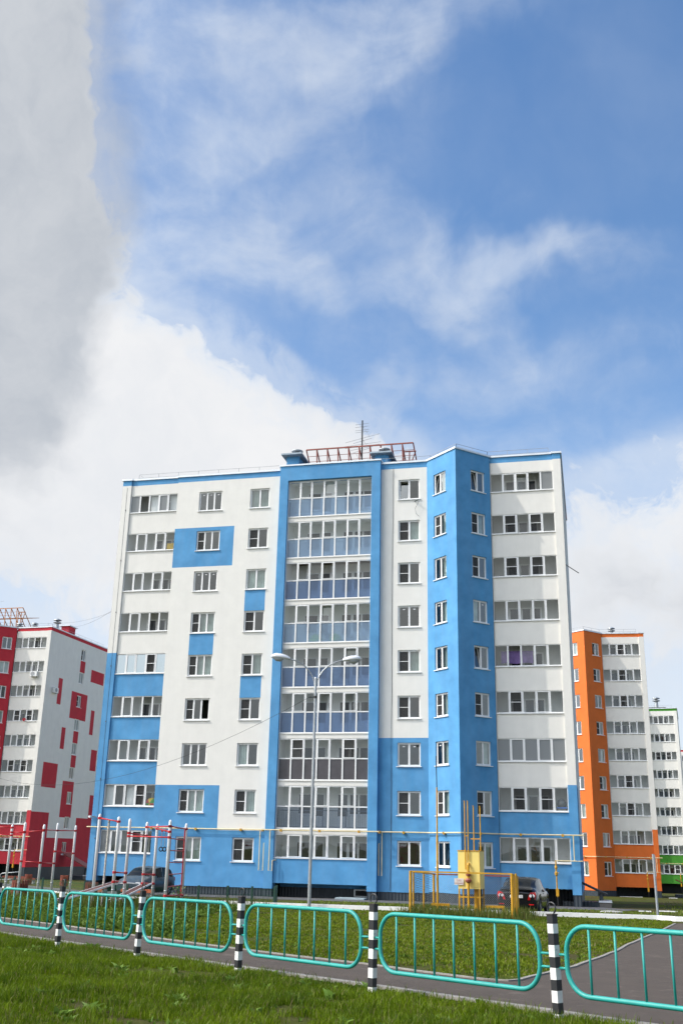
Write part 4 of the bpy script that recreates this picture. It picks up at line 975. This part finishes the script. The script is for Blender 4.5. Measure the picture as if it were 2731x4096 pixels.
    mb = MB(); mb.box(x0-.045, x0+.12, -.66, .66, .38, .52); mb.build('bumper_trim', GREYF if kind != 'rear' else paint, e)
    for s in (-1, 1): mb = MB(); mb.box(x0-.05, x0-.02, s*.60-.10, s*.60+.10, .42, .46); mb.build('reflector', TAIL, e)
    if kind == 'rear': mb = MB(); mb.bar((x0+.10,-.62,.985),(x0+.10,.62,.985),.16,.03); mb.build('spoiler', paint, e)
    mb = MB(); mb.box(x0-.035, x0-.012, -.26, .26, .68, .79); p_ = mb.build('number_plate', PLATE, e)
    if plate:
        t = text_mesh(plate, .105, BLACKC, p_, (x0-.038, -.10, .697), (math.pi/2, 0, -math.pi/2))
    return e
BLKP = M('black_car_paint', (.005,.005,.006), .2, var=.2, coat=.2, spec=.3); BLUP = M('dull_blue_car_paint', (.035,.052,.068), .3, var=.1, coat=.35)
hd = R(90-3.5)
bc = Vector((-3.05, 46.75, 0)); car((bc.x, bc.y, gz(bc.y)), R(85), 'black hatchback seen from behind, parked by the yellow cage', BLKP, 'rear', 'УУ 13')
car((-23.35, 53.6, gz(53.6)+.02), R(266), 'dull blue hatchback facing the camera, parked behind the workout frames', BLUP, 'hatch')

# ------------------------------------------------------------------ ground, path, road, kerbs
GROUND = None
m, nt, out = nodes_of('lawn_soil')
b = N(nt, 'ShaderNodeBsdfPrincipled', Roughness=.95); b.inputs['Specular IOR Level'].default_value = .1; L(nt, b.outputs[0], out.inputs[0])
tc = N(nt, 'ShaderNodeTexCoord')
n1 = N(nt, 'ShaderNodeTexNoise', Scale=.35, Detail=8.0, Roughness=.65); L(nt, tc.outputs['Object'], n1.inputs['Vector'])
n2 = N(nt, 'ShaderNodeTexNoise', Scale=9.0, Detail=6.0, Roughness=.7); L(nt, tc.outputs['Object'], n2.inputs['Vector'])
mr = N(nt, 'ShaderNodeMapRange'); mr.inputs[1].default_value = .42; mr.inputs[2].default_value = .62; L(nt, n1.outputs[0], mr.inputs[0])
c1 = mix_col(nt, n2.outputs[0], (.040,.055,.006), (.085,.105,.012)); c2 = mix_col(nt, n2.outputs[0], (.040,.028,.014), (.10,.075,.038))
L(nt, mix_col(nt, mr.outputs[0], c1, c2), b.inputs['Base Color'])
bp = N(nt, 'ShaderNodeBump', Strength=.8, Distance=.08); L(nt, n2.outputs[0], bp.inputs['Height']); L(nt, bp.outputs[0], b.inputs['Normal'])
GROUND = m
mb = MB()
for y0, y1 in ((-80,170),(170,2500)): mb.face([(-1500,y0,gz(y0)),(1500,y0,gz(y0)),(1500,y1,gz(y1)),(-1500,y1,gz(y1))])
tag(mb.build('ground', GROUND), kind='structure')
ASPH = M('path_asphalt', (.070,.052,.039), .9, var=.14, scale=1.5, bump=.5, bscale=220, dirt=((.105,.080,.062), 2.2, .58)); ROADM = M('road_asphalt', (.085,.082,.082), .9, var=.1, scale=1.0, bump=.3, bscale=120)
KERBW = M('whitewashed_kerb', (.86,.85,.82), .8, var=.08, scale=4); KERBG = M('grey_kerb_stone', (.26,.24,.21), .9, var=.2, scale=5, bump=.4)
def sheet(name, poly, dz, mat, kind='structure'):
    mb = MB(); mb.face([(x, y, gz(y)+dz) for x, y in poly]); o = mb.build(name, mat); tag(o, kind=kind); return o
near = [(-30,33.45),(-12.07,20.49),(-0.14,11.87),(6.0,7.43)]
far = [(6,42.6),(3.6,42.4),(2.59,40.3),(1.77,33.95),(1.15,29.6),(.61,25.73),(.26,22.78),(-.18,20.04),(-.46,18.4),(-.81,16.94),(-1.01,16.11),(-1.13,15.56),(-1.26,15.33),(-1.6,15.39),(-2.56,16.14),(-3.61,17.0),(-4.96,17.9),(-6.54,19.1),(-9.45,21.4),(-12.82,24.2),(-15.89,26.5),(-30,36.6)]
sheet('path', near+far, .012, ASPH)
def ribbon(name, pts, w, h, mat, dz=0, joint=None):
    mb = MB(); P = [Vector((*p, 0)) for p in pts]; row = []
    for i, p in enumerate(P):
        a = (P[min(i+1, len(P)-1)]-P[max(i-1, 0)]).normalized(); n_ = Vector((-a.y, a.x, 0))*w/2
        z = gz(p.y)+dz; row.append([(*(p+n_).xy, z-.05), (*(p+n_).xy, z+h), (*(p-n_).xy, z+h), (*(p-n_).xy, z-.05)])
    for i in range(len(row)-1):
        for j in range(3): mb.face([row[i][j], row[i+1][j], row[i+1][j+1], row[i][j+1]])
    mb.face(row[0]); mb.face(row[-1][::-1]); o = mb.build(name, mat); tag(o, kind='structure'); return o
def dense(pts, step=.6):
    r = []
    for a, b in zip(pts[:-1], pts[1:]):
        n = max(1, int(math.dist(a, b)/step)); r += [(a[0]+(b[0]-a[0])*i/n+random.uniform(-.012,.012), a[1]+(b[1]-a[1])*i/n+random.uniform(-.012,.012)) for i in range(n)]
    return r+[pts[-1]]
ribbon('path_kerb', dense([(x-.03, y-.05) for x, y in near]), .13, .035, KERBG); ribbon('path_kerb', dense(far[2:]), .07, .03, KERBG)
KP = [(-34,57.5),(-27,50.2),(-21,45.4),(-17.5,43.5),(-13.4,43.0),(-6.5,43.25),(0,43.65),(2.2,43.8),(2.8,43.2),(6,42.9)]
ribbon('white_kerb', KP, .16, .17, KERBW)
mb = MB()
sheet('road', [(-34.1,57.6),(-27.1,50.3),(-21.05,45.5),(-17.5,43.6),(-13.4,43.1),(-6.5,43.35),(0,43.75),(2.2,43.9),(2.9,43.3),(16,42.9),(60,42),(60,47),(3,48.0),(-14,47.6),(-18,48.4),(-22,52),(-30,60.5),(-60,92),(-66,92)], .008, ROADM)
sheet('pavement', [(X0-29.6,55.5),(-14,55.6),(1.2,55.6),(1.6,57.5),(2.6,59),(1.0,60.2),(.2,62.0),(.2,62.7),(X0-29.6,62.7)], .010, ROADM)
ribbon('far_kerb', [(3,48.05),(-14,47.65),(-18,48.45)], .12, .06, KERBG)
mb = MB()
for x, y, w in ((3.4,57.5,.9),(2.2,56,.6),(9,112.3,1.2),(3.2,112.8,2.2),(7.2,112.5,.8)): mb.box(x-w/2, x+w/2, y-.12, y+.12, gz(y)-.02, gz(y)+.04)
tag(mb.build('pavement', KERBW), kind='structure')

# ------------------------------------------------------------------ grass
gm, nt, out = nodes_of('grass_blades')
at = N(nt, 'ShaderNodeAttribute', _attribute_name='tint'); df = N(nt, 'ShaderNodeBsdfDiffuse'); tl = N(nt, 'ShaderNodeBsdfTranslucent'); gl_ = N(nt, 'ShaderNodeBsdfGlossy', Roughness=.45)
L(nt, at.outputs['Color'], df.inputs[0]); L(nt, at.outputs['Color'], tl.inputs[0])
mx = N(nt, 'ShaderNodeMixShader'); mx.inputs[0].default_value = .35; L(nt, df.outputs[0], mx.inputs[1]); L(nt, tl.outputs[0], mx.inputs[2])
m2 = N(nt, 'ShaderNodeMixShader'); m2.inputs[0].default_value = .012; L(nt, mx.outputs[0], m2.inputs[1]); L(nt, gl_.outputs[0], m2.inputs[2]); L(nt, m2.outputs[0], out.inputs[0])
def inside(px, py, poly):
    r = np.zeros(len(px), bool); n = len(poly)
    for i in range(n):
        x1, y1 = poly[i]; x2, y2 = poly[(i+1) % n]
        c = ((y1 > py) != (y2 > py)) & (px < (x2-x1)*(py-y1)/((y2-y1) if y2 != y1 else 1e-9)+x1); r ^= c
    return r
def vnoise(x, y, s, seed):
    r = np.random.default_rng(seed).random((64, 64)); u, v = x/s, y/s
    i, j = np.floor(u).astype(int), np.floor(v).astype(int); fu, fv = u-i, v-j; fu = fu*fu*(3-2*fu); fv = fv*fv*(3-2*fv)
    g = lambda a, b: r[a % 64, b % 64]
    return (g(i,j)*(1-fu)+g(i+1,j)*fu)*(1-fv)+(g(i,j+1)*(1-fu)+g(i+1,j+1)*fu)*fv
def blades(name, px, py, hgt, wid, tint, lean=.5, kind='stuff', broad=False):
    n = len(px); pz = -0.0215*(np.minimum(py, 170)-13)-.005
    a = rng.random(n)*2*np.pi; la = rng.random(n)*2*np.pi; ln = hgt*lean*(.3+rng.random(n))
    dx, dy = np.cos(a)*wid/2, np.sin(a)*wid/2; lx, ly = np.cos(la)*ln, np.sin(la)*ln
    V = np.zeros((n, 5, 3)); 
    V[:,0] = np.stack([px-dx, py-dy, pz], 1); V[:,1] = np.stack([px+dx, py+dy, pz], 1)
    k = 1.25 if broad else .75
    V[:,2] = np.stack([px+dx*k+lx*.38, py+dy*k+ly*.38, pz+hgt*.6], 1); V[:,3] = np.stack([px-dx*k+lx*.38, py-dy*k+ly*.38, pz+hgt*.6], 1)
    V[:,4] = np.stack([px+lx, py+ly, pz+hgt*(1-.35*ln/np.maximum(hgt, 1e-6)*.6)], 1)
    me = bpy.data.meshes.new(name); me.vertices.add(n*5); me.vertices.foreach_set('co', V.reshape(-1))
    base = np.arange(n)[:, None]*5
    loops = np.concatenate([base+np.array([[0,1,2,3]]), base+np.array([[3,2,4]])], 1).reshape(-1)
    me.loops.add(len(loops)); me.loops.foreach_set('vertex_index', loops.astype(np.int32))
    st = (np.arange(n)[:, None]*7+np.array([[0,4]])).reshape(-1); me.polygons.add(n*2); me.polygons.foreach_set('loop_start', st.astype(np.int32))
    me.update(calc_edges=True); me.validate()
    at_ = me.color_attributes.new('tint', 'FLOAT_COLOR', 'POINT'); C = np.ones((n, 5, 4)); C[:,:,:3] = tint[:, None, :]
    at_.data.foreach_set('color', C.reshape(-1)); me.materials.append(gm)
    o = put(name, me); tag(o, kind=kind); return o
def tints(n, px, py, dry=.0, base=(.036,.080,.002), top=(.185,.260,.008)):
    t = np.clip(vnoise(px, py, .8, 3)*.45+vnoise(px, py, .16, 4)*.45+rng.random(n)*.55-.22, 0, 1)[:, None]; c = np.array(base)*(1-t)+np.array(top)*t
    d = ((rng.random(n) < .06+dry*vnoise(px, py, 1.7, 9)))[:, None]; return np.where(d, np.array((.22,.19,.07))*(.6+.6*rng.random((n,1))), c)
def scatter(poly, dens, cull=None):
    xs, ys = [p[0] for p in poly], [p[1] for p in poly]; A = (max(xs)-min(xs))*(max(ys)-min(ys)); n = int(A*dens)
    px = rng.uniform(min(xs), max(xs), n); py = rng.uniform(min(ys), max(ys), n); k = inside(px, py, poly)
    az = np.arctan2(px, py); k &= (az > -.72) & (az < .26)
    return px[k], py[k]
# verge in front of the path
verge = [(-14.5,22.15),(-12.1,20.38),(-.17,11.76),(3,9.45),(3,6.5),(-6,7.5),(-14.5,13)]
px, py = scatter([(x-.20, y-.28) if i < 4 else (x, y) for i, (x, y) in enumerate(verge)], 4800); bare = vnoise(px, py, 1.3, 21)*.55+vnoise(px, py, .4, 22)*.45
k = (bare > .255+.14*rng.random(len(px))); px, py, bare = px[k], py[k], bare[k]
h = (.04+.10*rng.random(len(px))**1.8)*(.35+1.25*(vnoise(px, py, .55, 5)*.6+vnoise(px, py, .18, 6)*.4)); blades('verge_grass', px, py, h, .0045+.0055*rng.random(len(px)), tints(len(px), px, py, .06))
px, py = scatter([(x+.0, y-.0) for x, y in [(-14.5,22.2),(-12.1,20.42),(-.17,11.80),(3,9.5),(3,9.2),(-.2,11.35),(-12.2,20.0),(-14.5,21.7)]], 300)
blades('edge_grass', px, py, .03+.12*rng.random(len(px))**3, .007+.006*rng.random(len(px)), tints(len(px), px, py))
# broad-leaved weeds in the verge
def rosettes(name, centres, size, nleaf, tint, up=.6):
    PX, PY, H, W_ = [], [], [], []
    for (x, y), s in zip(centres, size):
        for _ in range(nleaf): PX.append(x+random.gauss(0, s*.12)); PY.append(y+random.gauss(0, s*.12)); H.append(s*random.uniform(.5, 1)*up); W_.append(s*.22)
    n = len(PX); t = np.array(tint)*(.7+.6*rng.random((n,1))); return blades(name, np.array(PX), np.array(PY), np.array(H), np.array(W_), t, lean=1.1, broad=True)
cx, cy = scatter(verge, 2.6); rosettes('verge_weeds', list(zip(cx, cy)), [random.uniform(.08,.24) for _ in cx], 9, (.17,.27,.05))
cx, cy = scatter(verge, 14); rosettes('verge_weeds', list(zip(cx, cy)), [random.uniform(.03,.06) for _ in cx], 7, (.10,.19,.02), 1.0)
# lawn beyond the path
lawn = [p for p in reversed(far[2:])]
lawn = [(-30,36.8)]+[(-15.9,26.6),(-12.82,24.3),(-9.45,21.5),(-6.54,19.2),(-4.96,18.0),(-3.61,17.1),(-2.56,16.25),(-1.6,15.5),(-1.2,15.5),(-1.1,16.1),(-.9,16.94),(-.55,18.4),(-.27,20.04),(.17,22.78),(.5,25.7),(1.05,29.6),(1.67,33.95),(2.5,40.3),(2.6,42.9),(0,43.5),(-6.5,43.1),(-13.4,42.85),(-17.5,43.4),(-21,45.2),(-27,50),(-34,57)]
dl = 640
px, py = scatter(lawn, dl); d_ = np.hypot(px, py)
k = rng.random(len(px)) < np.clip(1.15-(d_-16)/60, .5, 1); k &= (vnoise(px, py, 1.4, 31)*.6+vnoise(px, py, .5, 32)*.4) > .24+.12*rng.random(len(px)); px, py, d_ = px[k], py[k], d_[k]
h = (.022+.038*rng.random(len(px)))*(.45+1.2*vnoise(px, py, 1.6, 33)); blades('lawn_grass', px, py, h, .010+.0006*d_, tints(len(px), px, py, .16, (.062,.105,.004), (.20,.255,.014)))
left = [(-30,36.8),(-15.9,26.6),(-12.82,24.3),(-9.45,21.5),(-8,20.6),(-11.5,30),(-13.5,42),(-17,43.2),(-21,45),(-27,50),(-34,57)]
px, py = scatter(left, 26); rosettes('lawn_weeds', list(zip(px, py)), [random.uniform(.08,.24) for _ in px], 6, (.10,.16,.022), .9)
cx, cy = scatter(lawn, 4); rosettes('lawn_weeds', list(zip(cx, cy)), [random.uniform(.05,.12) for _ in cx], 6, (.10,.17,.02), .9)
# tall grass at the foot of the cage, the workout poles and the fence
def around(pts, r, n):
    P = np.array([pts[i] for i in rng.integers(0, len(pts), n)], float); return P[:,0]+rng.normal(0, r, n), P[:,1]+rng.normal(0, r, n)
base = [(FL.x+(FR.x-FL.x)*t, FL.y-.05) for t in np.linspace(0,1,14)]+[(FL.x+(BL_.x-FL.x)*t, FL.y+(BL_.y-FL.y)*t) for t in np.linspace(0,1,8)]+[(FR.x+.1, FR.y+(BR_.y-FR.y)*t) for t in np.linspace(0,1,8)]+[(-4.6+.5*i, 40.2) for i in range(-3,4)]
px, py = around(base, .28, 5200); blades('cage_weeds', px, py, .10+.42*rng.random(len(px))**2.2, .016+.012*rng.random(len(px)), tints(len(px), px, py, .25, (.06,.09,.012), (.16,.20,.04)), .35)
base = [P1,P2,P3,P4,P5,P6,P7]*3+[(-17.3,38.0),(-16.4,38.4),(-15.6,38.9),(-15.5,41),(-14.9,42.6),(-13.6,43),(-19,40.2),(-21,42.6)]
px, py = around(base, .38, 5200); blades('fence_weeds', px, py, .10+.42*rng.random(len(px))**2, .018+.012*rng.random(len(px)), tints(len(px), px, py, .25, (.06,.09,.012), (.15,.19,.035)), .4)
px, py = around([L1,L2,L3,L4,L5,(-25.2,43.6),(-22,43.8)], .7, 2500); blades('bin_weeds', px, py, .08+.3*rng.random(len(px))**2, .02+.012*rng.random(len(px)), tints(len(px), px, py, .25, (.06,.09,.012), (.15,.19,.035)), .4)
px, py = around([(-23+1.0*i, 53.8-.05*i) for i in range(3)]+[(-14+1.0*i, 48.6+random.random()*6) for i in range(16)]+[(3+.8*i, 50+random.random()*40) for i in range(24)], 2.0, 16000); k = (py > 48.5) & (py < 55) & (px > -14) | (px > 3.5) & (py > 48.5); blades('strip_grass', px[k], py[k], .05+.08*rng.random(k.sum()), .03+.02*rng.random(k.sum()), tints(k.sum(), px[k], py[k], .1, (.09,.14,.012), (.2,.25,.04)))
# sapling beside the wall bars
sap = empty('sapling', (-15.0, 37.6, gz(37.6))); tag(sap, 'thin leafy sapling growing beside the wall bars', 'sapling')
mb = MB(); mb.tube([(0,0,0),(.03,0,.35),(.0,.05,.72)], .01, 5); mb.tube([(.02,0,.3),(.2,.05,.55)], .006, 5); mb.tube([(.01,0,.4),(-.18,.02,.62)], .006, 5); mb.build('stem', BROWN, sap)
mb = MB()
for _ in range(60):
    c = Vector((random.gauss(0,.16), random.gauss(0,.1), random.uniform(.3,.8))); d1 = Vector((random.uniform(-1,1), random.uniform(-1,1), random.uniform(-.6,.4))).normalized()*.055; d2 = d1.cross(Vector((0,0,1))).normalized()*.026
    mb.face([c-d1, c+d2, c+d1, c-d2])
mb.build('foliage', M('sapling_leaf', (.14,.22,.03), .6, var=.3, scale=8), sap)

# ------------------------------------------------------------------ sky
EXPO = 0.66; GLOW = 5.0
LD = Vector((4.96, 2.05, -5.7)).normalized()
world = bpy.data.worlds.new('World'); SC.world = world; world.use_nodes = True; nt = world.node_tree; nt.nodes.clear()
wo = nt.nodes.new('ShaderNodeOutputWorld'); bg = nt.nodes.new('ShaderNodeBackground'); L(nt, bg.outputs[0], wo.inputs[0])
sky = nt.nodes.new('ShaderNodeTexSky'); sky.sky_type = 'NISHITA'; sky.sun_disc = False; sky.sun_elevation = math.asin(-LD.z); sky.sun_rotation = math.atan2(-LD.x, -LD.y)
sky.air_density = 1.0; sky.dust_density = .6; sky.ozone_density = 1.5
STR = .13; bg.inputs[1].default_value = STR
tc = nt.nodes.new('ShaderNodeTexCoord'); sx = nt.nodes.new('ShaderNodeSeparateXYZ'); L(nt, tc.outputs['Generated'], sx.inputs[0])
def math_(op, a, b=None, c=None, clamp=False):
    n = nt.nodes.new('ShaderNodeMath'); n.operation = op; n.use_clamp = clamp
    for i, v in enumerate((a, b, c)):
        if v is None: continue
        if isinstance(v, (int, float)): n.inputs[i].default_value = v
        else: L(nt, v, n.inputs[i])
    return n.outputs[0]
az = math_('ARCTAN2', sx.outputs[0], sx.outputs[1]); el = math_('ARCSINE', sx.outputs[2])
cb_ = nt.nodes.new('ShaderNodeCombineXYZ'); L(nt, az, cb_.inputs[0]); L(nt, el, cb_.inputs[1]); AE = cb_.outputs[0]
def noise(scale, detail, rough, vec, dist=0.0, dim='3D'):
    n = nt.nodes.new('ShaderNodeTexNoise'); n.inputs['Scale'].default_value = scale; n.inputs['Detail'].default_value = detail; n.inputs['Roughness'].default_value = rough; n.inputs['Distortion'].default_value = dist
    L(nt, vec, n.inputs['Vector']); return n
wn = noise(7, 4, .6, AE); sub = nt.nodes.new('ShaderNodeVectorMath'); sub.operation = 'SUBTRACT'; L(nt, wn.outputs['Color'], sub.inputs[0]); sub.inputs[1].default_value = (.5,.5,.5)
scl = nt.nodes.new('ShaderNodeVectorMath'); scl.operation = 'SCALE'; L(nt, sub.outputs[0], scl.inputs[0]); scl.inputs['Scale'].default_value = .12
addv = nt.nodes.new('ShaderNodeVectorMath'); L(nt, AE, addv.inputs[0]); L(nt, scl.outputs[0], addv.inputs[1]); AEW = addv.outputs[0]
wn2 = noise(3.5, 2, .5, AE); sub2 = nt.nodes.new('ShaderNodeVectorMath'); sub2.operation = 'SUBTRACT'; L(nt, wn2.outputs['Color'], sub2.inputs[0]); sub2.inputs[1].default_value = (.5,.5,.5)
sc2 = nt.nodes.new('ShaderNodeVectorMath'); sc2.operation = 'SCALE'; L(nt, sub2.outputs[0], sc2.inputs[0]); sc2.inputs['Scale'].default_value = .15
ad2 = nt.nodes.new('ShaderNodeVectorMath'); L(nt, AE, ad2.inputs[0]); L(nt, sc2.outputs[0], ad2.inputs[1]); AEC = ad2.outputs[0]
def blobs(lst, vec):
    tot = None
    for a, e_, ra, re, rot, wgt in lst:
        mp = nt.nodes.new('ShaderNodeMapping'); mp.vector_type = 'TEXTURE'; mp.inputs['Location'].default_value = (a, e_, 0); mp.inputs['Rotation'].default_value = (0, 0, rot); mp.inputs['Scale'].default_value = (ra*1.6, re*1.6, 1)
        L(nt, vec, mp.inputs[0]); g = nt.nodes.new('ShaderNodeTexGradient'); g.gradient_type = 'SPHERICAL'; L(nt, mp.outputs[0], g.inputs[0])
        v = math_('MULTIPLY', g.outputs['Fac'], wgt); tot = v if tot is None else math_('ADD', tot, v)
    return tot
def ramp(v, lo, hi):
    n = nt.nodes.new('ShaderNodeMapRange'); n.interpolation_type = 'SMOOTHSTEP'; n.inputs[1].default_value = lo; n.inputs[2].default_value = hi; L(nt, v, n.inputs[0]); return n.outputs[0]
CUM = [(-.48,.440,.095,.055,-.3,1.3),(-.38,.395,.13,.05,-.30,1.3),(-.545,.353,.175,.10,0,1.5),(-.451,.30,.22,.07,0,1.1),(-.26,.365,.10,.045,-.5,1.4),(-.20,.365,.08,.04,-.5,1.25),(-.680,.70,.100,.15,0,2.1),(-.65,.57,.105,.16,0,2.0),(-.61,.45,.13,.12,0,1.6),(.06,.30,.10,.06,0,1.0),(.08,.22,.18,.08,0,1.1),(.15,.36,.08,.04,0,.7),(-.36,.475,.05,.025,-.4,.7),(-.30,.445,.05,.02,-.4,.6),(-.25,.22,.25,.05,0,.9),
       (-1.96,.75,.55,.40,0,2.2),(-2.6,.28,.6,.22,0,1.9),(-1.4,.35,.5,.22,0,1.6),(2.9,.2,.3,.10,0,1.2),(-2.95,.55,.5,.32,0,1.7),(3.0,.6,.3,.25,0,1.4)]  # unseen clouds, left and behind the camera, added to light facade and loggias
CIR = [(-.34,.60,.20,.15,.2,.62),(-.10,.47,.25,.06,.1,.4),(-.20,.765,.20,.035,.22,.9),(-.30,.715,.16,.030,.50,.95),(-.375,.672,.09,.030,.25,1.0),(-.43,.74,.15,.05,.2,.45),(-.47,.60,.09,.14,0,.55),(-.305,.561,.055,.026,-.2,.75),(-.164,.588,.085,.030,-.45,.6),(-.075,.548,.15,.026,.0,.6),(-.10,.512,.08,.022,-.5,.55),(.0,.555,.08,.018,0,.5),(-.15,.45,.18,.02,.1,.4),(-.50,.70,.11,.13,0,.5),(0.06,.42,.10,.05,0,.3),(-.42,.52,.10,.06,.3,.8),(-.545,.66,.06,.16,0,1.15),(-.50,.545,.07,.06,0,1.1),(.05,.33,.2,.07,0,.7),(-.2,.40,.15,.04,0,.5)]
fb = noise(11, 10, .60, AEW, .25); fb2 = noise(30, 8, .62, AEW)
nz = math_('ADD', math_('MULTIPLY', math_('SUBTRACT', fb.outputs[0], .5), 2.7), math_('MULTIPLY', math_('SUBTRACT', fb2.outputs[0], .5), 1.0))
cumv = math_('ADD', blobs(CUM, AEW), nz); cum = math_('MULTIPLY', ramp(cumv, .26, .98), ramp(blobs(CUM, AEW), .05, .35))
mpc = nt.nodes.new('ShaderNodeMapping'); mpc.inputs['Rotation'].default_value = (0, 0, -.5); mpc.inputs['Scale'].default_value = (7, 15, 1); L(nt, AEC, mpc.inputs[0])
fc = noise(1.0, 6, .55, mpc.outputs[0], .1)
streaks = ramp(math_('ADD', math_('MULTIPLY', fc.outputs[0], .8), math_('MULTIPLY', fb.outputs[0], .35)), .38, .80)
soft = ramp(math_('ADD', blobs(CIR, AEW), math_('MULTIPLY', math_('SUBTRACT', fb.outputs[0], .5), .7)), .0, 1.15)
cir = math_('MULTIPLY', soft, math_('ADD', .16, math_('MULTIPLY', streaks, .52)))
hazel = math_('MULTIPLY', ramp(math_('ADD', math_('MULTIPLY', el, -1.0), math_('MULTIPLY', math_('SUBTRACT', fb.outputs[0], .5), .22)), -.40, -.16), .86)
veil = math_('MULTIPLY', ramp(noise(4.0, 5, .55, AEC).outputs[0], .35, .75), .12)
cir = math_('MAXIMUM', math_('ADD', cir, math_('MULTIPLY', veil, math_('SUBTRACT', 1.0, cir))), hazel)
veil2 = math_('MULTIPLY', math_('MULTIPLY', ramp(cumv, -.75, .5), ramp(blobs(CUM, AEC), .0, .5)), .50)
cum = math_('MAXIMUM', cum, veil2)
cover = math_('SUBTRACT', 1.0, math_('MULTIPLY', math_('SUBTRACT', 1.0, cum), math_('SUBTRACT', 1.0, cir)))
# the big cloud turns its shaded grey side to the viewer
shade = ramp(math_('ADD', blobs([(-.68,.70,.14,.19,0,2.2),(-.67,.57,.14,.20,0,2.2),(-.66,.45,.12,.11,0,1.3),(.08,.24,.12,.05,0,.6),(-.56,.30,.12,.05,0,.3)], AEW), math_('MULTIPLY', math_('SUBTRACT', fb.outputs[0], .5), 1.0)), .15, 1.1)
thick = ramp(math_('ADD', cumv, math_('MULTIPLY', math_('SUBTRACT', fb2.outputs[0], .5), .5)), .45, 1.6)
E2 = 1/(STR*2**EXPO)
wh = mix_col(nt, thick, (.76*E2,.83*E2,.93*E2), (.90*E2,.905*E2,.92*E2))
lum = ramp(math_('ADD', noise(5.5, 6, .6, AEW).outputs[0], math_('MULTIPLY', math_('SUBTRACT', fb2.outputs[0], .5), .25)), .32, .68)
wh = mix_col(nt, math_('MULTIPLY', lum, .42), wh, (.70*E2,.745*E2,.81*E2))
grey = mix_col(nt, lum, (.61*E2,.64*E2,.685*E2), (.50*E2,.54*E2,.60*E2))
cc = mix_col(nt, shade, wh, grey)
# clouds round the sun, outside the picture, are boosted to light the facade
dt = nt.nodes.new('ShaderNodeVectorMath'); dt.operation = 'DOT_PRODUCT'; L(nt, tc.outputs['Generated'], dt.inputs[0]); dt.inputs[1].default_value = tuple(-LD)
glow = math_('ADD', 1.0, math_('MULTIPLY', ramp(dt.outputs['Value'], .62, 1.0), GLOW))
vs = nt.nodes.new('ShaderNodeVectorMath'); vs.operation = 'SCALE'; L(nt, cc, vs.inputs[0]); L(nt, glow, vs.inputs['Scale']); cc = vs.outputs[0]
hs = nt.nodes.new('ShaderNodeHueSaturation'); hs.inputs['Saturation'].default_value = 1.17; hs.inputs['Value'].default_value = 1.0; L(nt, sky.outputs[0], hs.inputs['Color'])
skyc = mix_col(nt, 1.0, hs.outputs[0], (1.0,1.0,1.0), 'MULTIPLY')
L(nt, mix_col(nt, cover, skyc, cc), bg.inputs[0])
sun = bpy.data.lights.new('sun', 'SUN'); sun.energy = 2.05; sun.angle = R(.53); sun.color = (1.0, .94, .84); so = bpy.data.objects.new('sun', sun); COL.objects.link(so); so.rotation_euler = LD.to_track_quat('-Z', 'Y').to_euler(); so.location = (-60, -20, 80)

# ------------------------------------------------------------------ camera
cam = bpy.data.cameras.new('camera'); co = bpy.data.objects.new('camera', cam); COL.objects.link(co); SC.camera = co
cam.sensor_fit = 'VERTICAL'; cam.sensor_height = 36; cam.sensor_width = 24; cam.lens = 36*4068.5/4096; cam.clip_start = .1; cam.clip_end = 5000
r_, u_, f_ = Vector((.97287555,.23035056,.02125528)), Vector((.05326525,-.31247856,.94843026)), Vector((-.22511326,.92157244,.31627233))
mat = Matrix((r_, u_, -f_)).transposed().to_4x4(); mat.translation = (0, 0, 1.6); co.matrix_world = mat
SC.view_settings.view_transform = 'Standard'; SC.view_settings.look = 'None'; SC.view_settings.exposure = EXPO; SC.view_settings.gamma = 1
SC.cycles.max_bounces = 10; SC.cycles.transparent_max_bounces = 16; SC.cycles.diffuse_bounces = 6; SC.cycles.glossy_bounces = 3; SC.cycles.caustics_reflective = False; SC.cycles.caustics_refractive = False
